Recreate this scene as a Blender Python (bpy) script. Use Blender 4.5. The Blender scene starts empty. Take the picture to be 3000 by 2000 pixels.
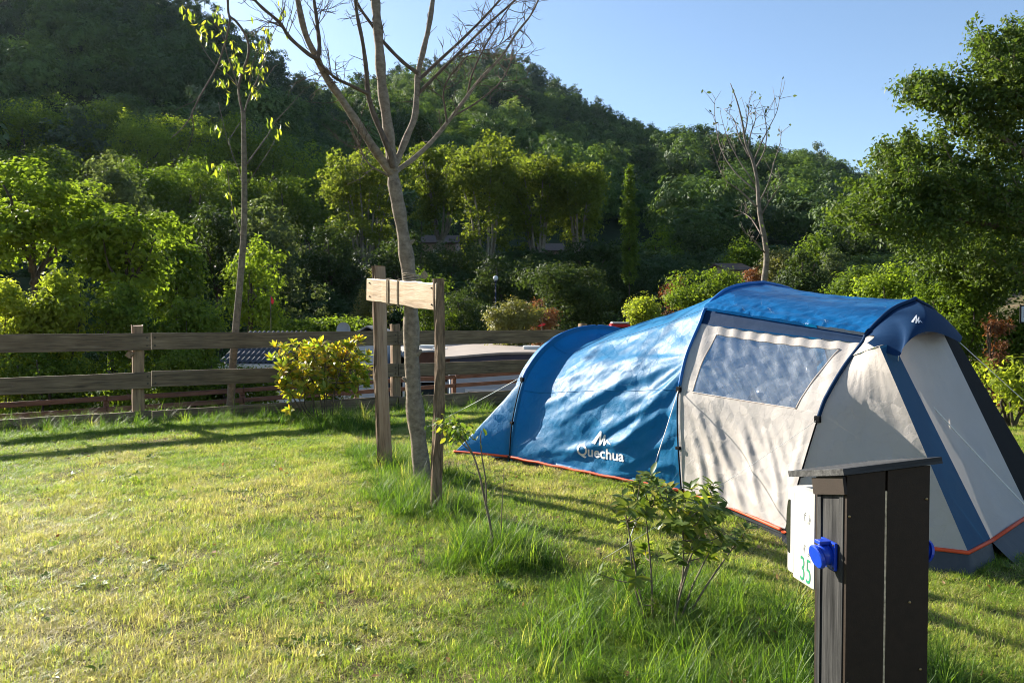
import bpy, bmesh, math, random
import numpy as np
from mathutils import Vector, Matrix
from mathutils.bvhtree import BVHTree

R = math.radians
rng = np.random.default_rng(7)
random.seed(7)
S = bpy.context.scene
COL = S.collection

# ------------------------------------------------------------------ camera, sky, sun, exposure
F, EYE, PITCH = 2250.0, 1.6, math.atan(60 / 2250)
cd = bpy.data.cameras.new('camera'); cam = bpy.data.objects.new('camera', cd); COL.objects.link(cam)
cam.location = (0, 0, EYE); cam.rotation_euler = (R(90) - PITCH, 0, 0)
cd.sensor_width = 36; cd.lens = 36 * F / 3000; cd.clip_start = 0.05; cd.clip_end = 3000
S.camera = cam

SUN_AZ, SUN_EL = R(-50), R(25)            # azimuth from +Y (view direction), negative = left
W = bpy.data.worlds.new('World'); S.world = W; W.use_nodes = True
nt = W.node_tree; nt.nodes.clear()
sky = nt.nodes.new('ShaderNodeTexSky'); sky.sky_type = 'NISHITA'; sky.sun_disc = False
sky.sun_elevation = SUN_EL; sky.sun_rotation = SUN_AZ
sky.altitude = 300; sky.air_density = 1.0; sky.dust_density = .7; sky.ozone_density = 2.2
bg = nt.nodes.new('ShaderNodeBackground'); bg.inputs[1].default_value = 0.066
wo = nt.nodes.new('ShaderNodeOutputWorld')
nt.links.new(sky.outputs[0], bg.inputs[0]); nt.links.new(bg.outputs[0], wo.inputs[0])

sd = Vector((math.sin(SUN_AZ) * math.cos(SUN_EL), math.cos(SUN_AZ) * math.cos(SUN_EL), math.sin(SUN_EL)))
ld = bpy.data.lights.new('sun', 'SUN'); ld.energy = 5.0; ld.angle = R(0.53); ld.color = (1.0, 0.93, 0.81)
lo = bpy.data.objects.new('sun', ld); COL.objects.link(lo); lo.rotation_euler = sd.to_track_quat('Z', 'Y').to_euler()
lo.location = (-20, 10, 20)

S.view_settings.view_transform = 'Standard'; S.view_settings.look = 'None'
S.view_settings.exposure = 1.75; S.view_settings.gamma = 1.0
cy = S.cycles
cy.max_bounces = 7; cy.diffuse_bounces = 4; cy.glossy_bounces = 3; cy.transmission_bounces = 5; cy.transparent_max_bounces = 10
cy.caustics_reflective = False; cy.caustics_refractive = False; cy.sample_clamp_indirect = 6
cy.use_denoising = True; cy.filter_width = 1.0
try:
    cy.denoiser = 'OPENIMAGEDENOISE'; cy.denoising_input_passes = 'RGB_ALBEDO_NORMAL'
except Exception: pass

# ------------------------------------------------------------------ pixel helpers (3000x2000 photograph)
CAM = np.array([0, 0, EYE]); CP, SP = math.cos(PITCH), math.sin(PITCH)
def ray(px, py):
    a = (px - 1500) / F; b = -(py - 1000) / F
    return np.array([a, CP + b * SP, -SP + b * CP])
def at(px, py, d):                       # point seen at a pixel, d metres ahead
    r = ray(px, py); return CAM + r * (d / r[1])
def on_plane(px, py, p0, n):
    r = ray(px, py); return CAM + r * (np.dot(np.asarray(p0) - CAM, n) / np.dot(r, n))
def on_z(px, py, z=0.0):
    r = ray(px, py); return CAM + r * ((z - EYE) / r[2])

# ------------------------------------------------------------------ noise
def _hash(i, j, s):
    h = (i * 374761393 + j * 668265263 + s * 1442695041) & 0xffffffff
    h = ((h ^ (h >> 13)) * 1274126177) & 0xffffffff
    return ((h ^ (h >> 16)) & 0xffff) / 65535.0
def vnoise(x, y, s=0):
    x = np.asarray(x, float); y = np.asarray(y, float)
    i = np.floor(x).astype(np.int64); j = np.floor(y).astype(np.int64)
    u = x - i; v = y - j; u = u * u * (3 - 2 * u); v = v * v * (3 - 2 * v)
    a = _hash(i, j, s); b = _hash(i + 1, j, s); c = _hash(i, j + 1, s); d = _hash(i + 1, j + 1, s)
    return (a * (1 - u) + b * u) * (1 - v) + (c * (1 - u) + d * u) * v
def fbm(x, y, s=0, o=4):
    t = 0; a = .5; n = 0
    for k in range(o):
        t = t + a * vnoise(np.asarray(x) * 2 ** k, np.asarray(y) * 2 ** k, s + k); n += a; a *= .5
    return t / n
def sstep(a, b, x):
    t = np.clip((np.asarray(x, float) - a) / (b - a), 0, 1); return t * t * (3 - 2 * t)

# ------------------------------------------------------------------ materials
def newmat(name):
    m = bpy.data.materials.new(name); m.use_nodes = True; n = m.node_tree; n.nodes.clear()
    o = n.nodes.new('ShaderNodeOutputMaterial'); return m, n, o
def N(n, t, **k):
    x = n.nodes.new(t)
    for a, b in k.items(): setattr(x, a, b)
    return x
def L(n, a, b): n.links.new(a, b)
def rgba(c): return (c[0], c[1], c[2], 1)
def ramp(n, fac, stops):
    r = N(n, 'ShaderNodeValToRGB'); e = r.color_ramp.elements
    while len(e) < len(stops): e.new(0.5)
    for q, (p, c) in zip(e, stops): q.position = p; q.color = rgba(c)
    L(n, fac, r.inputs[0]); return r.outputs[0]
def coords(n, kind='Object', scale=(1, 1, 1)):
    t = N(n, 'ShaderNodeTexCoord'); mp = N(n, 'ShaderNodeMapping'); mp.inputs['Scale'].default_value = scale
    L(n, t.outputs[kind], mp.inputs[0]); return mp.outputs[0]
def noise(n, vec, scale, detail=4, rough=.55):
    x = N(n, 'ShaderNodeTexNoise'); x.inputs['Scale'].default_value = scale; x.inputs['Detail'].default_value = detail
    x.inputs['Roughness'].default_value = rough
    if vec is not None: L(n, vec, x.inputs['Vector'])
    return x.outputs[0]
def bump(n, h, st, dist=.02):
    b = N(n, 'ShaderNodeBump'); b.inputs['Strength'].default_value = st; b.inputs['Distance'].default_value = dist
    L(n, h, b.inputs['Height']); return b.outputs[0]
def mixc(n, fac, a, b):
    m = N(n, 'ShaderNodeMix', data_type='RGBA')
    for i, v in ((0, fac), (6, a), (7, b)):
        if isinstance(v, (int, float)): m.inputs[i].default_value = v
        elif isinstance(v, (tuple, list)): m.inputs[i].default_value = rgba(v)
        else: L(n, v, m.inputs[i])
    return m.outputs[2]
def math_(n, op, a, b=None, clamp=False):
    m = N(n, 'ShaderNodeMath', operation=op); m.use_clamp = clamp
    for i, v in ((0, a), (1, b)):
        if v is None: continue
        if isinstance(v, (int, float)): m.inputs[i].default_value = v
        else: L(n, v, m.inputs[i])
    return m.outputs[0]
def principled(n, col, rough=.6, spec=.4, normal=None, metal=0):
    p = N(n, 'ShaderNodeBsdfPrincipled')
    if isinstance(col, (tuple, list)): p.inputs['Base Color'].default_value = rgba(col)
    else: L(n, col, p.inputs['Base Color'])
    if isinstance(rough, (int, float)): p.inputs['Roughness'].default_value = rough
    else: L(n, rough, p.inputs['Roughness'])
    p.inputs['Specular IOR Level'].default_value = spec; p.inputs['Metallic'].default_value = metal
    if normal is not None: L(n, normal, p.inputs['Normal'])
    return p
def simple(name, col, rough=.6, spec=.4, var=.15, scale=8, bmp=0, metal=0):
    m, n, o = newmat(name); v = coords(n)
    f = noise(n, v, scale)
    c = ramp(n, f, [(.3, [k * (1 - var) for k in col]), (.7, [min(1, k * (1 + var)) for k in col])])
    nm = bump(n, noise(n, v, scale * 6), bmp, .01) if bmp else None
    p = principled(n, c, rough, spec, nm, metal); L(n, p.outputs[0], o.inputs[0]); return m
def leafmat(name, stops, trans=.4, rough=.45, spec=.35, tint=(1.25, 1.2, .5), hue=.0, inst=False):
    """leaf: colour from a per-leaf random and a per-object random, part of the light passes through"""
    m, n, o = newmat(name)
    a = N(n, 'ShaderNodeAttribute', attribute_name='rnd'); oi = N(n, 'ShaderNodeObjectInfo')
    if inst:
        tn = N(n, 'ShaderNodeAttribute', attribute_name='tone', attribute_type='INSTANCER')
        f = math_(n, 'ADD', math_(n, 'MULTIPLY', a.outputs['Fac'], .28), math_(n, 'MULTIPLY', tn.outputs['Fac'], .72))
    else:
        f = math_(n, 'ADD', math_(n, 'MULTIPLY', a.outputs['Fac'], .75), math_(n, 'MULTIPLY', oi.outputs['Random'], .25))
    c = ramp(n, f, stops)
    p = principled(n, c, rough, spec)
    t = N(n, 'ShaderNodeBsdfTranslucent')
    mul = N(n, 'ShaderNodeMix', data_type='RGBA', blend_type='MULTIPLY'); mul.inputs[0].default_value = 1
    L(n, c, mul.inputs[6]); mul.inputs[7].default_value = rgba([x * 1.5 for x in tint]); L(n, mul.outputs[2], t.inputs[0])
    mx = N(n, 'ShaderNodeMixShader'); mx.inputs[0].default_value = trans
    L(n, p.outputs[0], mx.inputs[1]); L(n, t.outputs[0], mx.inputs[2]); L(n, mx.outputs[0], o.inputs[0]); return m
def woodmat(name, c1, c2, dark, axis='X', grain=1.0, rough=.75, spec=.25, knots=True):
    m, n, o = newmat(name)
    sc = {'X': (.9, 14, 14), 'Y': (14, .9, 14), 'Z': (14, 14, .9)}[axis]
    v = coords(n, 'Object', sc); oi = N(n, 'ShaderNodeObjectInfo')
    ad = N(n, 'ShaderNodeVectorMath', operation='ADD'); L(n, v, ad.inputs[0]); 
    cmb = N(n, 'ShaderNodeCombineXYZ'); L(n, math_(n, 'MULTIPLY', oi.outputs['Random'], 60.0), cmb.inputs[0]); L(n, math_(n, 'MULTIPLY', oi.outputs['Random'], 37.0), cmb.inputs[2])
    L(n, cmb.outputs[0], ad.inputs[1]); v = ad.outputs[0]
    g = noise(n, v, 2.2 * grain, 7, .65); big = noise(n, coords(n, 'Object'), 1.7, 3)
    c = ramp(n, g, [(.3, dark), (.45, c1), (.72, c2)])
    c = mixc(n, math_(n, 'MULTIPLY', ramp(n, big, [(.42, (0, 0, 0)), (.68, (1, 1, 1))]), .45), c, dark)
    if knots:
        kv = N(n, 'ShaderNodeTexVoronoi'); ks = {'X': (1.1, 5, 5), 'Y': (5, 1.1, 5), 'Z': (5, 5, 1.1)}[axis]
        L(n, coords(n, 'Object', ks), kv.inputs['Vector']); kv.inputs['Scale'].default_value = 1.0
        c = mixc(n, ramp(n, kv.outputs['Distance'], [(.05, (.8, .8, .8)), (.13, (0, 0, 0))]), c, [x * .6 for x in dark])
    p = principled(n, c, rough, spec, bump(n, g, .55, .012)); L(n, p.outputs[0], o.inputs[0]); return m
def barkmat(name, c1, c2, sx=16, sz=4, st=.8):
    m, n, o = newmat(name)
    v = coords(n, 'Object', (sx, sx, sz)); g = noise(n, v, 1.6, 7, .68)
    b = noise(n, coords(n), 3, 3)
    c = ramp(n, g, [(.32, c1), (.62, c2)]); c = mixc(n, math_(n, 'MULTIPLY', b, .35), c, [x * .5 for x in c1])
    p = principled(n, c, .88, .15, bump(n, g, st, .02)); L(n, p.outputs[0], o.inputs[0]); return m
def fabric(name, col, trans=.3, rough=.5, spec=.3, crinkle=.35, crk=7.0, gloss_tint=None, fine=.25, tcol=None):
    """thin coated tent cloth: sharp crinkles as relief, some light comes through"""
    m, n, o = newmat(name); v = coords(n)
    def facet(sc, scl=(1, 1, 1), rot=(0, 0, 0)):
        t = N(n, 'ShaderNodeTexCoord'); mp = N(n, 'ShaderNodeMapping'); mp.inputs['Rotation'].default_value = rot; mp.inputs['Scale'].default_value = scl; L(n, t.outputs['Object'], mp.inputs[0])
        nz = N(n, 'ShaderNodeTexNoise'); nz.inputs['Scale'].default_value = sc * .45; L(n, mp.outputs[0], nz.inputs['Vector']); sc_ = N(n, 'ShaderNodeVectorMath', operation='SCALE'); L(n, nz.outputs['Color'], sc_.inputs[0]); sc_.inputs['Scale'].default_value = 1.2 / sc
        ad = N(n, 'ShaderNodeVectorMath', operation='ADD'); L(n, mp.outputs[0], ad.inputs[0]); L(n, sc_.outputs[0], ad.inputs[1])
        vo = N(n, 'ShaderNodeTexVoronoi'); vo.inputs['Scale'].default_value = sc; L(n, ad.outputs[0], vo.inputs['Vector'])
        d = N(n, 'ShaderNodeVectorMath', operation='SUBTRACT'); L(n, ad.outputs[0], d.inputs[0]); L(n, vo.outputs['Position'], d.inputs[1])
        c = N(n, 'ShaderNodeVectorMath', operation='SUBTRACT'); L(n, vo.outputs['Color'], c.inputs[0]); c.inputs[1].default_value = (.5, .5, .5)
        q = N(n, 'ShaderNodeVectorMath', operation='DOT_PRODUCT'); L(n, d.outputs[0], q.inputs[0]); L(n, c.outputs[0], q.inputs[1]); return q.outputs['Value']
    big = noise(n, v, 1.6, 3, .5)
    h = math_(n, 'ADD', math_(n, 'MULTIPLY', facet(crk, (1, .45, .7), (.3, .5, .6)), 9.0), math_(n, 'MULTIPLY', facet(crk * 2.1, (.6, 1, .8), (.2, -.6, 1.2)), 9.0))
    h = math_(n, 'ADD', h, math_(n, 'MULTIPLY', noise(n, v, 26, 3, .6), fine * .6))
    h = math_(n, 'MULTIPLY', h, ramp(n, big, [(.36, (.3, .3, .3)), (.62, (1, 1, 1))]))
    nm = bump(n, h, crinkle, .03)
    c = ramp(n, noise(n, v, 3.2, 4), [(.3, [x * .93 for x in col]), (.7, [x * 1.05 for x in col])])
    p = principled(n, c, rough, spec, nm)
    t = N(n, 'ShaderNodeBsdfTranslucent'); t.inputs[0].default_value = rgba(tcol or col); L(n, nm, t.inputs['Normal'])
    mx = N(n, 'ShaderNodeMixShader'); mx.inputs[0].default_value = trans
    L(n, p.outputs[0], mx.inputs[1]); L(n, t.outputs[0], mx.inputs[2]); L(n, mx.outputs[0], o.inputs[0]); return m

M = {}
def ground_mat():
    m, n, o = newmat('lawn_soil'); v = coords(n)
    a = noise(n, v, 1.1, 5, .6); b = noise(n, v, 14, 6, .7); c3 = noise(n, v, 70, 4, .7)
    c = ramp(n, b, [(.25, (.05, .036, .018)), (.5, (.20, .14, .09)), (.75, (.36, .26, .175))])
    g = ramp(n, c3, [(.3, (.022, .035, .008)), (.7, (.07, .09, .022))])
    c = mixc(n, ramp(n, a, [(.40, (.75, .75, .75)), (.66, (.15, .15, .15))]), c, g)
    p = principled(n, c, .95, .1, bump(n, c3, .9, .02)); L(n, p.outputs[0], o.inputs[0]); return m
M['ground'] = ground_mat()
M['understory'] = simple('forest_floor', (.018, .028, .010), .95, .05, .4, .2)
M['plank'] = woodmat('weathered_plank', (.155, .102, .058), (.28, .195, .115), (.06, .042, .027), 'X')
M['post_wood'] = woodmat('split_post_wood', (.24, .15, .085), (.38, .25, .14), (.09, .055, .03), 'Z')
M['red_plank'] = woodmat('reddish_plank', (.15, .075, .048), (.24, .125, .08), (.06, .032, .022), 'X')
M['board'] = woodmat('pale_board', (.46, .34, .22), (.60, .47, .33), (.28, .19, .12), 'X', .8, .33, .5, True)
M['stake_bark'] = barkmat('stake_bark', (.055, .036, .023), (.30, .205, .13), 22, 3.0, 1.0)
M['stake_wood'] = woodmat('stake_heartwood', (.33, .215, .13), (.47, .33, .21), (.15, .09, .055), 'Z', 1, .8, .2, False)
M['rope'] = simple('twine', (.33, .27, .19), .85, .15, .3, 60, .3)
M['guy'] = simple('white_guy_line', (.72, .69, .62), .7, .2, .1, 60)
M['bark_walnut'] = barkmat('smooth_grey_brown_bark', (.13, .10, .07), (.31, .25, .18), 11, 15, .6)
M['bark_dark'] = barkmat('dark_twig_bark', (.075, .055, .042), (.17, .13, .095), 14, 8, .5)
M['bark_sap'] = barkmat('sapling_bark', (.10, .082, .058), (.23, .185, .13), 10, 12, .5)
M['bark_plane'] = barkmat('plane_bark', (.10, .092, .07), (.28, .25, .19), 2.0, 1.0, .4)
M['bark_far'] = barkmat('tree_bark', (.035, .028, .02), (.10, .08, .058), 5, 2, .5)
M['nail'] = simple('nail_steel', (.05, .045, .04), .6, .4, .2, 40, 0, .6)

# ------------------------------------------------------------------ mesh building
def mesh_obj(name, v, f, mat, parent=None, smooth=True, rnd=None, link=True):
    v = np.asarray(v, dtype=np.float64).reshape(-1, 3)
    off = np.array(parent.location) if parent is not None and parent.parent is None else (np.array(parent['_o']) if parent is not None else np.zeros(3))
    v = v - off
    me = bpy.data.meshes.new(name)
    fa = np.asarray(f)
    if fa.dtype != object and fa.ndim == 2:
        nf, k = fa.shape
        me.vertices.add(len(v)); me.vertices.foreach_set('co', v.astype(np.float32).ravel())
        me.loops.add(nf * k); me.loops.foreach_set('vertex_index', fa.astype(np.int32).ravel())
        me.polygons.add(nf); me.polygons.foreach_set('loop_start', np.arange(0, nf * k, k, dtype=np.int32))
        me.polygons.foreach_set('loop_total', np.full(nf, k, dtype=np.int32))
        me.update(calc_edges=True)
    else:
        me.from_pydata([tuple(x) for x in v], [], [tuple(x) for x in f]); me.update()
    me.validate()
    me.polygons.foreach_set('use_smooth', np.full(len(me.polygons), bool(smooth)))
    if rnd is not None:
        at_ = me.attributes.new('rnd', 'FLOAT', 'FACE'); at_.data.foreach_set('value', np.asarray(rnd, dtype=np.float32)[:len(me.polygons)])
    me.materials.append(mat if not isinstance(mat, str) else M[mat])
    o = bpy.data.objects.new(name, me)
    if link: COL.objects.link(o)
    if parent is not None:
        o.parent = parent; o['_o'] = [float(x) for x in off]
    return o
def thing(name, label, cat, loc, group=None):
    o = bpy.data.objects.new(name, None); COL.objects.link(o); o.location = [float(x) for x in loc]; o.empty_display_size = .1
    o['label'] = label; o['category'] = cat
    if group: o['group'] = group
    return o
def tag(o, label, cat, group=None, kind=None):
    if label: o['label'] = label
    if cat: o['category'] = cat
    if group: o['group'] = group
    if kind: o['kind'] = kind
    return o
class MB:
    def __init__(s): s.v = []; s.f = []
    def add(s, v, f):
        b = len(s.v); s.v += [tuple(map(float, x)) for x in v]; s.f += [tuple(int(i) + b for i in q) for q in f]; return s
    def box(s, c, size, rot=None, bev=0.0):
        bm = bmesh.new(); bmesh.ops.create_cube(bm, size=1)
        bmesh.ops.scale(bm, vec=size, verts=bm.verts)
        if bev: bmesh.ops.bevel(bm, geom=bm.edges[:], offset=bev, segments=2, affect='EDGES', profile=.7)
        mt = Matrix.Translation(Vector([float(x) for x in c])) @ (rot.to_4x4() if rot is not None else Matrix())
        bm.transform(mt); bm.verts.index_update()
        s.add([v.co for v in bm.verts], [[v.index for v in f.verts] for f in bm.faces]); bm.free(); return s
    def tube(s, pts, rad, k=8, cap=True, jitter=0):
        pts = np.asarray(pts, float); n = len(pts); rad = np.broadcast_to(np.asarray(rad, float), (n,))
        t = np.gradient(pts, axis=0); t /= np.linalg.norm(t, axis=1)[:, None] + 1e-9
        ref = np.array([0, 0, 1.]) if abs(t[0][2]) < .9 else np.array([1., 0, 0])
        vs = []; a = np.linspace(0, 2 * math.pi, k, endpoint=False)
        x = np.cross(t[0], ref); x /= np.linalg.norm(x)
        for i in range(n):
            x = x - t[i] * np.dot(x, t[i]); x /= np.linalg.norm(x) + 1e-9; y = np.cross(t[i], x)
            rr = rad[i] * (1 + jitter * (rng.random(k) - .5))
            for q in range(k): vs.append(pts[i] + (x * math.cos(a[q]) + y * math.sin(a[q])) * rr[q])
        fs = [[i * k + q, i * k + (q + 1) % k, (i + 1) * k + (q + 1) % k, (i + 1) * k + q] for i in range(n - 1) for q in range(k)]
        if cap: fs += [list(range(k))[::-1], [(n - 1) * k + q for q in range(k)]]
        return s.add(vs, fs)
    def build(s, name, mat, parent=None, smooth=False): return mesh_obj(name, s.v, np.array([list(q) for q in s.f], dtype=object) if len({len(q) for q in s.f}) > 1 else np.array(s.f), mat, parent, smooth)
def auto_smooth(o, ang=35):
    me = o.data; bm = bmesh.new(); bm.from_mesh(me)
    for e in bm.edges:
        if len(e.link_faces) == 2 and e.calc_face_angle(0) > R(ang): e.smooth = False
    for f in bm.faces: f.smooth = True
    bm.to_mesh(me); bm.free()
def crom(p, n=8):
    """Catmull-Rom through points"""
    p = np.asarray(p, float); q = np.vstack([2 * p[0] - p[1], p, 2 * p[-1] - p[-2]]); out = []
    for i in range(1, len(q) - 2):
        for t in np.linspace(0, 1, n, endpoint=False):
            out.append(.5 * (2 * q[i] + (q[i + 1] - q[i - 1]) * t + (2 * q[i - 1] - 5 * q[i] + 4 * q[i + 1] - q[i + 2]) * t * t + (3 * q[i] - q[i - 1] - 3 * q[i + 1] + q[i + 2]) * t ** 3))
    out.append(q[-2]); return np.array(out)
def resample(p, n):
    p = np.asarray(p, float); d = np.r_[0, np.cumsum(np.linalg.norm(np.diff(p, axis=0), axis=1))]
    t = np.linspace(0, d[-1], n); return np.stack([np.interp(t, d, p[:, k]) for k in range(p.shape[1])], 1)
def gridfaces(a, b):
    i, j = np.meshgrid(np.arange(a - 1), np.arange(b - 1), indexing='ij'); q = (i * b + j).ravel()
    return np.stack([q, q + b, q + b + 1, q + 1], 1)
def copy_obj(o, parent, loc=None, rot=None, scale=None, name=None):
    c = o.copy(); COL.objects.link(c); c.parent = parent
    if loc is not None: c.location = loc
    if rot is not None: c.rotation_euler = rot
    if scale is not None: c.scale = scale
    return c
def unit(v): v = np.asarray(v, float); return v / (np.linalg.norm(v) + 1e-12)

# ------------------------------------------------------------------ ground height
FA, FB = np.array([-7.33, 11.0]), np.array([0.43, 16.1])           # fence line
FD = unit(FB - FA); FN = np.array([-FD[1], FD[0]])                   # FN points away from the camera
def gz(x, y):
    x = np.asarray(x, float); y = np.asarray(y, float)
    s = (x - FA[0]) * FN[0] + (y - FA[1]) * FN[1]
    right = sstep(5.5, 9.0, x)                                       # the terrace runs on to the right
    s = s - right * 7
    z = -.16 * sstep(12.2, 16.0, y) * (1 - sstep(.5, 1, s)) - .07 * sstep(6.6, 5.4, y) * sstep(1.5, 2.6, x)
    z = z - .55 * sstep(.3, 2.6, s) - 2.1 * sstep(2.6, 7.0, s)
    z = z + 7.6 * sstep(38, 62, y)
    near = sstep(40, 20, y)
    return z + near * (.05 * (fbm(x * .55, y * .55, 3) - .5) + .06 * (fbm(x * 2.1, y * 2.1, 9, 3) - .5))
def build_ground():
    ys = np.r_[np.linspace(-6, 1, 20), np.linspace(1.1, 18, 210), np.linspace(18.3, 64, 90), np.geomspace(66, 470, 22)]
    xs = np.r_[-np.geomspace(440, 31, 20), np.linspace(-30, -9, 50), np.linspace(-8.9, 9, 210), np.linspace(9.3, 30, 50), np.geomspace(31, 440, 20)]
    X, Y = np.meshgrid(xs, ys, indexing='ij')
    v = np.stack([X, Y, gz(X, Y)], -1).reshape(-1, 3)
    o = mesh_obj('ground', v, gridfaces(len(xs), len(ys)), 'ground'); tag(o, 'grassy camping terrace falling away behind the wooden fence', None, kind='structure'); return o
build_ground()

# ------------------------------------------------------------------ hills
def hill(name, label, prof, r0, z0, taper):
    pa = np.array([math.atan((p - 1500) / F) for p, _, _ in prof]); Dd = np.array([p[2] for p in prof])
    Zr = np.array([EYE + (940 - p[1]) / F * p[2] * math.cos(math.atan((p[0] - 1500) / F)) * 1.0 for p in prof])
    def zf(a, r):
        D = np.interp(a, pa, Dd); zr = np.interp(a, pa, Zr)
        zr = zr + 3.0 * (fbm(a * 40, a * 0 + .5, 5, 3) - .5)
        t = np.clip((r - r0) / (D - r0), 0, 1)
        zz = z0 + (zr - z0) * (t ** 1.12)
        over = np.clip((r - D) / 120, 0, 1); zz = zz - over * (zr - z0) * .8
        amp = np.sin(np.pi * np.clip(t, 0, 1)) * np.clip((zr - z0) / 40, 0, 1)
        x, y = r * np.sin(a), r * np.cos(a)
        return zz + amp * (16 * (fbm(x / 48, y / 48, 21, 3) - .5) + 5 * (fbm(x / 14, y / 14, 31, 2) - .5))
    az = np.linspace(pa[0], pa[-1], 170); rr = np.linspace(r0 - 6, Dd.max() + 110, 90)
    A_, R_ = np.meshgrid(az, rr, indexing='ij'); Z = zf(A_, R_); Z[:, 0] -= 4
    v = np.stack([R_ * np.sin(A_), R_ * np.cos(A_), Z], -1).reshape(-1, 3)
    o = mesh_obj(name, v, gridfaces(len(az), len(rr)), 'understory'); tag(o, label, None, kind='structure')
    return zf, pa, Dd
LEFT = [(-1600, 860, 150), (-1000, 760, 160), (-650, 600, 175), (-380, 330, 185), (-180, 60, 190), (-60, -60, 194), (60, -110, 196), (350, -60, 200), (520, 20, 203), (600, 75, 206), (720, 175, 215), (850, 255, 225), (950, 330, 232), (1040, 420, 240), (1160, 560, 245), (1300, 720, 250)]
MID = [(300, 420, 330), (700, 340, 330), (1000, 300, 330), (1100, 270, 330), (1330, 222, 332), (1440, 203, 334), (1510, 222, 336), (1580, 270, 338), (1640, 302, 340), (1800, 380, 345), (1900, 420, 345), (1960, 445, 345), (2080, 432, 345), (2200, 478, 345), (2340, 490, 345), (2560, 562, 340), (3000, 672, 330), (3700, 780, 320), (4600, 860, 310)]
zl, pal, dl = hill('hill', 'steep wooded hill rising at the left', LEFT, 66, 4.6, 0)
zm, pam, dm = hill('hill', 'long wooded ridge behind the camp site', MID, 66, 4.6, 0)

# ------------------------------------------------------------------ foliage
def crown(seed, lobes, nclump, cr, per, leaf, up=.35, spread=.55, inner=.55, squash=.8, droop=0.0, aspect=1.7, ball=.45):
    """leaf clumps spread through ellipsoid lobes; every leaf a small four-sided blade"""
    g = np.random.default_rng(seed); lobes = np.asarray(lobes, float)
    wgt = np.prod(lobes[:, 3:6], axis=1) ** (2 / 3); wgt /= wgt.sum()
    li = g.choice(len(lobes), nclump, p=wgt); d = g.normal(size=(nclump, 3)); d[:, 2] += .25
    d /= np.linalg.norm(d, axis=1)[:, None]; rad = inner + (1 - inner) * g.random(nclump) ** .6
    rad *= 1 + .16 * (g.random(nclump) - .5)
    cc = lobes[li, :3] + d * lobes[li, 3:6] * rad[:, None]
    crs = cr * (.6 + .8 * g.random(nclump)); n = nclump * per
    ci = np.repeat(np.arange(nclump), per)
    e = g.normal(size=(n, 3)); e /= np.linalg.norm(e, axis=1)[:, None]
    q = g.random(n) ** .45
    p = cc[ci] + e * (crs[ci] * q)[:, None] * np.array([1.15, 1.15, squash])
    nr = e * .45 + d[ci] * ball + np.array([0, 0, up]) + g.normal(size=(n, 3)) * spread
    nr /= np.linalg.norm(nr, axis=1)[:, None]
    t = np.cross(nr, g.normal(size=(n, 3))); t[:, 2] -= droop; t -= nr * (t * nr).sum(1)[:, None]; t /= np.linalg.norm(t, axis=1)[:, None] + 1e-9
    b = np.cross(nr, t); s = leaf * (.55 + .9 * g.random(n))
    h = (s * .5)[:, None]; wv = (s * .5 / aspect)[:, None]
    v = np.empty((n, 4, 3)); v[:, 0] = p - t * h; v[:, 1] = p + b * wv - t * h * .1 + nr * wv * .25; v[:, 2] = p + t * h; v[:, 3] = p - b * wv - t * h * .1 + nr * wv * .25
    f = np.arange(n * 4).reshape(n, 4)
    rn = np.clip(.55 * g.random(n) + .45 * np.repeat(g.random(nclump), per), 0, 1)
    return v.reshape(-1, 3), f, rn

G = lambda *c: c
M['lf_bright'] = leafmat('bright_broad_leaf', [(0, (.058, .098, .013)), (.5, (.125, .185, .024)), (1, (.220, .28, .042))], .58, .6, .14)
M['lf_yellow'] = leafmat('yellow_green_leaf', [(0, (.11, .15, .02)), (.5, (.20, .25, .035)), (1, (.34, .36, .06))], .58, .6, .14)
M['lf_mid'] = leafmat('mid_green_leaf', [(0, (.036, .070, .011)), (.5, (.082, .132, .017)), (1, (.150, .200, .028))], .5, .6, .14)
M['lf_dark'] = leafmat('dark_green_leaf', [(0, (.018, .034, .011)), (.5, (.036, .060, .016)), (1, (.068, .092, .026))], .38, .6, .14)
M['lf_grey'] = leafmat('grey_green_leaf', [(0, (.040, .062, .028)), (.5, (.070, .098, .042)), (1, (.125, .155, .070))], .45, .6, .2)
M['lf_plane'] = leafmat('plane_leaf', [(0, (.052, .078, .014)), (.5, (.100, .135, .023)), (1, (.175, .205, .040))], .55, .6, .14)
M['lf_right'] = leafmat('glossy_hanging_leaf', [(0, (.030, .056, .011)), (.5, (.064, .104, .020)), (1, (.135, .175, .040))], .45, .5, .25)
M['lf_rust'] = leafmat('rusty_leaf', [(0, (.10, .045, .022)), (.5, (.17, .08, .035)), (1, (.24, .15, .05))], .3, .6, .2, tint=(1.2, .8, .4))
M['lf_olive'] = leafmat('olive_leaf', [(0, (.085, .09, .022)), (.5, (.13, .135, .035)), (1, (.20, .19, .06))], .4, .5, .3)
M['lf_forest'] = leafmat('hillside_leaf', [(0, (.028, .056, .018)), (.35, (.055, .098, .027)), (.7, (.096, .155, .038)), (1, (.165, .215, .052))], .3, .6, .2, inst=True)
M['lf_pine'] = leafmat('pine_needle', [(0, (.028, .052, .026)), (.5, (.056, .090, .044)), (1, (.115, .145, .070))], .18, .6, .2, inst=True)

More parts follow.
